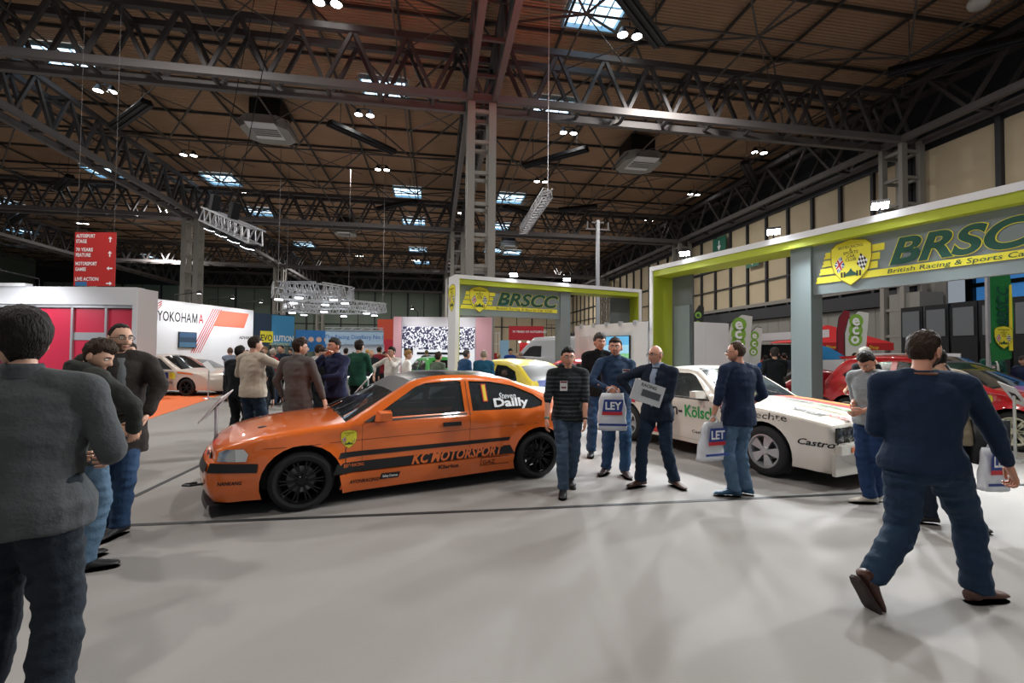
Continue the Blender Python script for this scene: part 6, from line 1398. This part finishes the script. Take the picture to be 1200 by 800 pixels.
# --- 8 striped man walking towards the viewer
F=gp(662,580)
r8,q8=person('man in black striped hooded top and blue jeans walking in front of the orange car',F,PI-.05,1.70,head_pitch=-.05,feet=((.12,.42),(-.02,.0)),feet_z=(.02,0),hands=((.24,.05,.86),(-.22,.03,.86)),elbows=((1,.2,0),(-1,.2,0)),top='#1e2124',stripes='#3d4246',trousers='#3e4f63',shoes='#15171a',hair='short',hairc='#1d1714',skin='b',kind='jumper',hem=.86,glasses=True,sleeve=.62,hood=True,toe=((-.0,-1,-.0),(-.15,-1,.0)),badge=.07,knees=((0,-1,0),(0,-1,0)))
for i in (0,1):
    w=q8['arms'][i][2]; e=q8['arms'][i][1]; d=(w-e).normalized(); b=MB(); a=d.orthogonal().normalized(); b.loft([ell(w-d*t,a,d.cross(a),.031,.031,12) for t in (.0,.018)]); b.build('wristband',mat('band_teal' if i else 'band_black','#3c7a6c' if i else '#15171a'),r8,True)
# --- 9 tall man in black behind
person('tall grey-haired man in black quarter-zip sweater and blue jeans, smiling, second row',gp(701,534),PI+.1,1.93,head_yaw=-.25,feet=((.14,.1),(-.1,0)),hands=((.24,.0,.86),(-.22,.0,.86)),top='#15181b',trousers='#2c4868',shoes='#15171a',hair='full',hairc='#4d4b49',skin='b',kind='jumper',lod=0,collar='#15181b')
# --- 10 denim-blue shirt man with carrier bag
F=gp(716,556)
r10,q10=person('man in blue zipped shirt and jeans holding a white carrier bag in both hands',F,PI-.1,1.83,head_yaw=.45,feet=((.16,-.06),(-.05,.06)),hands=((.04,-.27,1.10),(-.10,-.28,1.12)),elbows=((1,.2,-.3),(-1,.2,-.3)),top='#2b3e58',trousers='#2f4c6c',shoes='#2a1a1c',sole='#8e2a34',hair='short',hairc='#3a2e28',skin='b',kind='shirt',hem=.84,badge=-.09,toe=((.1,-1,0),(-.7,-1,0)),belly=.02,collar='#2b3e58',curl=(1.2,1.2),hand_n=((0,1,0),(0,1,0)))
bag(r10,(-.06,-.33,1.07),.36,.46,'white carrier bag with LEY lettering held by the man in the blue zipped shirt','LEY',face=-.05)
# --- 11 bald man with cardigan and magazine
F=gp(762,570)
r11,q11=person('bald man with glasses in a navy cardigan, reading matter under his arm, brown shoes',F,PI+.75,1.74,head_yaw=.35,feet=((.30,.02),(-.12,.0)),hands=((-.06,-.20,1.10),(-.18,.12,1.12)),elbows=((1,.3,-.3),(-1,.3,-.3)),top='#1b2433',trousers='#1d2b3d',shoes='#4a3026',sole='#6a5a4c',hair='bald',hairc='#7a6c60',skin='b',kind='jacket',hem=.84,glasses=True,collar='#8c9ab0',toe=((.35,-1,0),(-.9,-.5,0)),belly=.02,curl=(1.1,.8),openfront='#8c9ab0')
o=inperson(r11,(-.12,-.26,1.17)); t=thing('magazine','folded magazine held by the bald man in the navy cardigan','magazine',o,YAW); t.rotation_euler=(0,R(18),YAW)
b=MB(); b.box((-.17,-.012,-.12),(.19,.012,.12)); b.build('pages',mat('paper_grey','#c9ccd0',.5),t); b=MB(); b.box((-.06,-.015,-.05),(.16,-.0125,.03)); b.build('cover_picture',mat('cover_ink','#4a4f54',.5),t)
b=MB(); add_text(b,plane_map((0,-.013,.06),(1,0,0),(0,0,1)),'RACING',.05,0,0,0,1,bold=.02); b.build('lettering',[M_ink],t)
# --- 12 man in navy sweater, back to us, with bag
F=gp(864,581)
r12,q12=person('man in navy sweater and light blue jeans, back turned, with a carrier bag',F,-.25,1.77,head_yaw=-.75,feet=((-.05,-.02),(.12,.05)),hands=((-.28,-.02,.90),(.24,.22,1.0)),elbows=((-.3,-1,0),(.6,-1,0)),top='#1c2840',trousers='#516a84',shoes='#24506e',sole='#8ea83c',hair='rec',hairc='#4a382c',skin='b',kind='jumper',hem=.80,glasses=True,sleeve=.72,toe=((-1,.15,0),(-.75,.5,0)),belly=.03,wide=1.05)
bag(r12,(-.29,-.05,.84),.34,.42,'white carrier bag with LET lettering carried by the man in the navy sweater','LET',face=.35,tilt=-.6)
# --- 13 right foreground man striding
F=gp(1115,711)
r13,q13=person('bearded man in navy jumper and dark jeans striding in the right foreground',F,.42,1.87,lean=.03,head_yaw=.85,feet=((-.52,-.05),(.22,.06)),feet_z=(.11,0),hands=((-.20,.36,1.02),(.42,-.04,.66)),elbows=((-.6,-1,0),(.6,-1,0)),top='#1b2a40',trousers='#21344a',shoes='#4a2c22',sole='#2a1c18',hair='short',hairc='#33261e',skin='b',kind='jumper',hem=.90,beard='#4a342a',wide=1.13,toe=((.55,.15,-.85),(1,.18,0)),lanyard='#7a4a2a',belly=.03,tw=1.25,knees=((.8,.5,0),(.8,.5,0)),curl=(.6,1.0),hipshift=.0)
# --- 14 man looking down with white trainers
F=gp(1036,590)
person('man in grey t-shirt and jeans with white trainers looking down at his phone',F,-1.95,1.70,lean=.06,head_yaw=-.1,head_pitch=.7,feet=((-.02,.08),(-.16,.0)),hands=((-.32,-.14,1.06),(-.30,.06,1.10)),elbows=((.4,-.8,-.4),(.6,.6,-.4)),top='#8a8f92',trousers='#20365a',shoes='#b9b2a6',sole='#d0ccc4',hair='short',hairc='#1c1613',skin='b',kind='shirt',sleeve=.6,hem=.88,toe=((-1,-.1,0),(-.9,.1,0)))
# --- 15 beige jacket man behind the strider
F=gp(1118,616)
r15,q15=person('person in beige jacket with a black shoulder bag behind the striding man',F,.15,1.72,lean=.1,head_pitch=.4,head_yaw=-.4,feet=((-.2,.05),(.1,-.02)),hands=((-.2,.3,1.0),(.28,.2,1.0)),top='#8c8069',trousers='#1b2430',shoes='#1a1a1c',hair='full',hairc='#171310',kind='jacket',toe=((-1,.3,0),(.1,-1,0)),hem=.80)
o=inperson(r15,(.24,-.1,.92)); b=MB(); b.box((-.15,-.06,-.28),(.15,.06,.12)); t=b.build('shoulder_bag',M_dark,None,True,loc=o,rz=YAW,label='black shoulder bag hanging at the side of the person in beige',category='bag'); b=MB(); b.tube([(-.12,0,.1),(-.25,.0,.45),(-.28,.1,.62)],.014,6); b.build('strap',M_dark,t,True)
bag(r15,(.18,-.2,.80),.26,.38,'white carrier bag with red print beside the black shoulder bag','LEY',face=.1)
# --- 16 marshal type with orange/black shirt
person('grey-haired man in black and orange shirt in front of the red hatchback',fp(1017,8.0),-.1,1.76,lean=.05,head_yaw=-.1,feet=((-.12,0),(.12,0)),top='#1a1c20',trousers='#15171b',hair='full',hairc='#9a968f',kind='shirt',lod=1,sleeve=.6,hands=((-.2,.25,1.0),(.22,.0,.86)))
person('white-haired bearded man in green team jacket and white scarf behind the red hatchback',fp(1163,11.6),PI+.1,1.84,feet=((.12,0),(-.12,0)),top='#1c4a3e',trousers='#20242a',hair='rec',hairc='#cfc8c0',beard='#b9b0a6',kind='jacket',lod=1,skin='b',badge=.08,collar='#3a4a48',openfront='#c9c9c6',wide=1.1)
person('person in dark cap and navy jacket with white stripe at the right edge',fp(1200,11.2),-PI*.55,1.66,feet=((-.12,0),(.12,0)),top='#16203a',trousers='#20242a',hair='short',hairc='#2a211c',kind='jacket',lod=1,cap='#14161c')
r17,q17=person('man in black jacket with small red and white emblem looking into the open truck',fp(908,10.4),.3,1.78,feet=((-.12,0),(.12,0)),top='#15181c',trousers='#1f3a66',hair='full',hairc='#3a3632',kind='jacket',lod=1,hands=((-.25,.1,.9),(.2,.3,1.1)))
person('person in red overalls inside the open truck',fp(886,15.3),.3,1.70,top='#b03428',trousers='#9a2c24',hair='short',hairc='#2a211c',kind='jacket',lod=2)
person('person in blue jacket beside the red overalls, inside the open truck',fp(897,14.6),.2,1.62,top='#2a5a9c',trousers='#22262c',hair='short',hairc='#2a211c',kind='jacket',lod=2)
person('person in dark jumper at the right end of the open truck',fp(919,14.7),.4,1.70,top='#26303c',trousers='#22262c',hair='short',hairc='#2a211c',kind='jumper',lod=2)
# --- left background
person('dark-haired man partly hidden behind the man with glasses',fp(152,6.6),2.6,1.72,top='#1c1e20',trousers='#23262c',hair='short',hairc='#2a211c',kind='jacket',lod=1)
person('grey-haired man in dark navy coat between the rally cars',fp(238,22),2.4,1.72,top='#161f30',trousers='#22262c',hair='full',hairc='#5e5a56',kind='coat',hem=.7,lod=1)
person('man in pale blue shirt with folded arms near the gold car',fp(270,14.5),-1.0,1.72,top='#8693a6',trousers='#1c1e24',hair='rec',hairc='#6a564a',kind='shirt',lod=1,hands=((.05,.2,1.15),(-.1,.2,1.15)))
person('man in white shirt raising his arm behind the grey blazer man',fp(373,9.5),.6,1.76,top='#b9b5b2',trousers='#20242a',hair='short',hairc='#3a2a20',kind='shirt',lod=1,hands=((-.2,.1,.9),(.5,.15,1.42)),sleeve=.8)
person('young man in black hoodie between the white shirt and the navy team shirt',fp(379,8.9),PI-.2,1.68,top='#191b1f',trousers='#20242a',hair='full',hairc='#3a2c22',kind='jumper',lod=1)
person('young man with quiffed hair in black top left of the navy team shirt man',fp(374,10.8),PI+.1,1.74,top='#1b1d20',trousers='#20242a',hair='full',hairc='#4a3624',kind='jumper',lod=1)
person('dark-haired woman behind the cream sweater man',fp(303,7.6),-.4,1.60,top='#1c1e22',trousers='#1c1e24',hair='long',hairc='#2c1c16',kind='jacket',lod=1)
bgp=[(310,13,'#3c2c3c','#8a6a50','man in plum jacket'),(319,13.6,'#a02a34','#c0b4a8','bald man in red jumper'),(330,14,'#1e2c3c','#3a2c24','man in dark teal jacket'),(396,15,'#3a3f46','#2a211c','person in grey top'),(405,17,'#2a5a8c','#2a211c','person in bright blue top'),
 (435,14.5,'#20262c','#b49a70','blonde person in dark top'),(444,15.5,'#7a2430','#2a211c','person in dark red tartan shirt'),(451,17,'#26303c','#2a211c','person in navy top'),(500,20.5,'#3a4440','#6a5a44','person with long light brown hair'),(610,19,'#22262c','#9a8a7a','man in dark suit beside the van'),(598,18.5,'#1f3f8c','#22302a','person in royal blue jacket'),(605,19,'#c0542a','#c8a888','person in orange vest'),
 (341,21,'#22262c','#2a211c','far person in black under the blue banner'),(352,22,'#8a8f98','#2a211c','far person in pale grey under the blue banner'),(388,23,'#22303c','#2a211c','far person in dark blue under the sky banner'),(414,24,'#5a4a40','#2a211c','far person in brown under the sky banner'),(430,23,'#3c6a4a','#c8a060','far person in green under the sky banner'),
 (290,23.5,'#c8c8cc','#2a211c','far person in white by the salmon print'),(280,22.5,'#d2d0d0','#8a7a6a','far grey-haired person in white by the wall'),(1005,16.5,'#26303c','#2a211c','far person in dark top by the white display wall'),(1001,15.5,'#8a8f94','#2a211c','far person in grey by the white feather flag'),(984,21,'#1c1e22','#2a211c','far person in black under the red gazebo'),(972,22.5,'#5a2a26','#2a211c','far person in brown under the red gazebo'),(585,17,'#26303c','#b8a890','person in navy beside the teal sweater man'),(262,23,'#2c2f36','#2a211c','far person in charcoal beside the red vintage saloon')]
for i,(x,D,c,h,l) in enumerate(bgp): person(l+(', in the crowd left of the frames' if x<460 and not l.startswith('far') else ''),fp(x,D),[2.8,.4,3.5,-.6,.1][i%5],[1.74,1.68,1.8,1.62][i%4],top=c,trousers=['#22262c','#2c3e58','#1a1c20'][i%3],hair=['short','full','rec'][i%3],hairc=h,kind=['shirt','jumper','jacket'][i%3],lod=2)
# strip of lettering etc
bpy.data.scenes.remove(TMP)
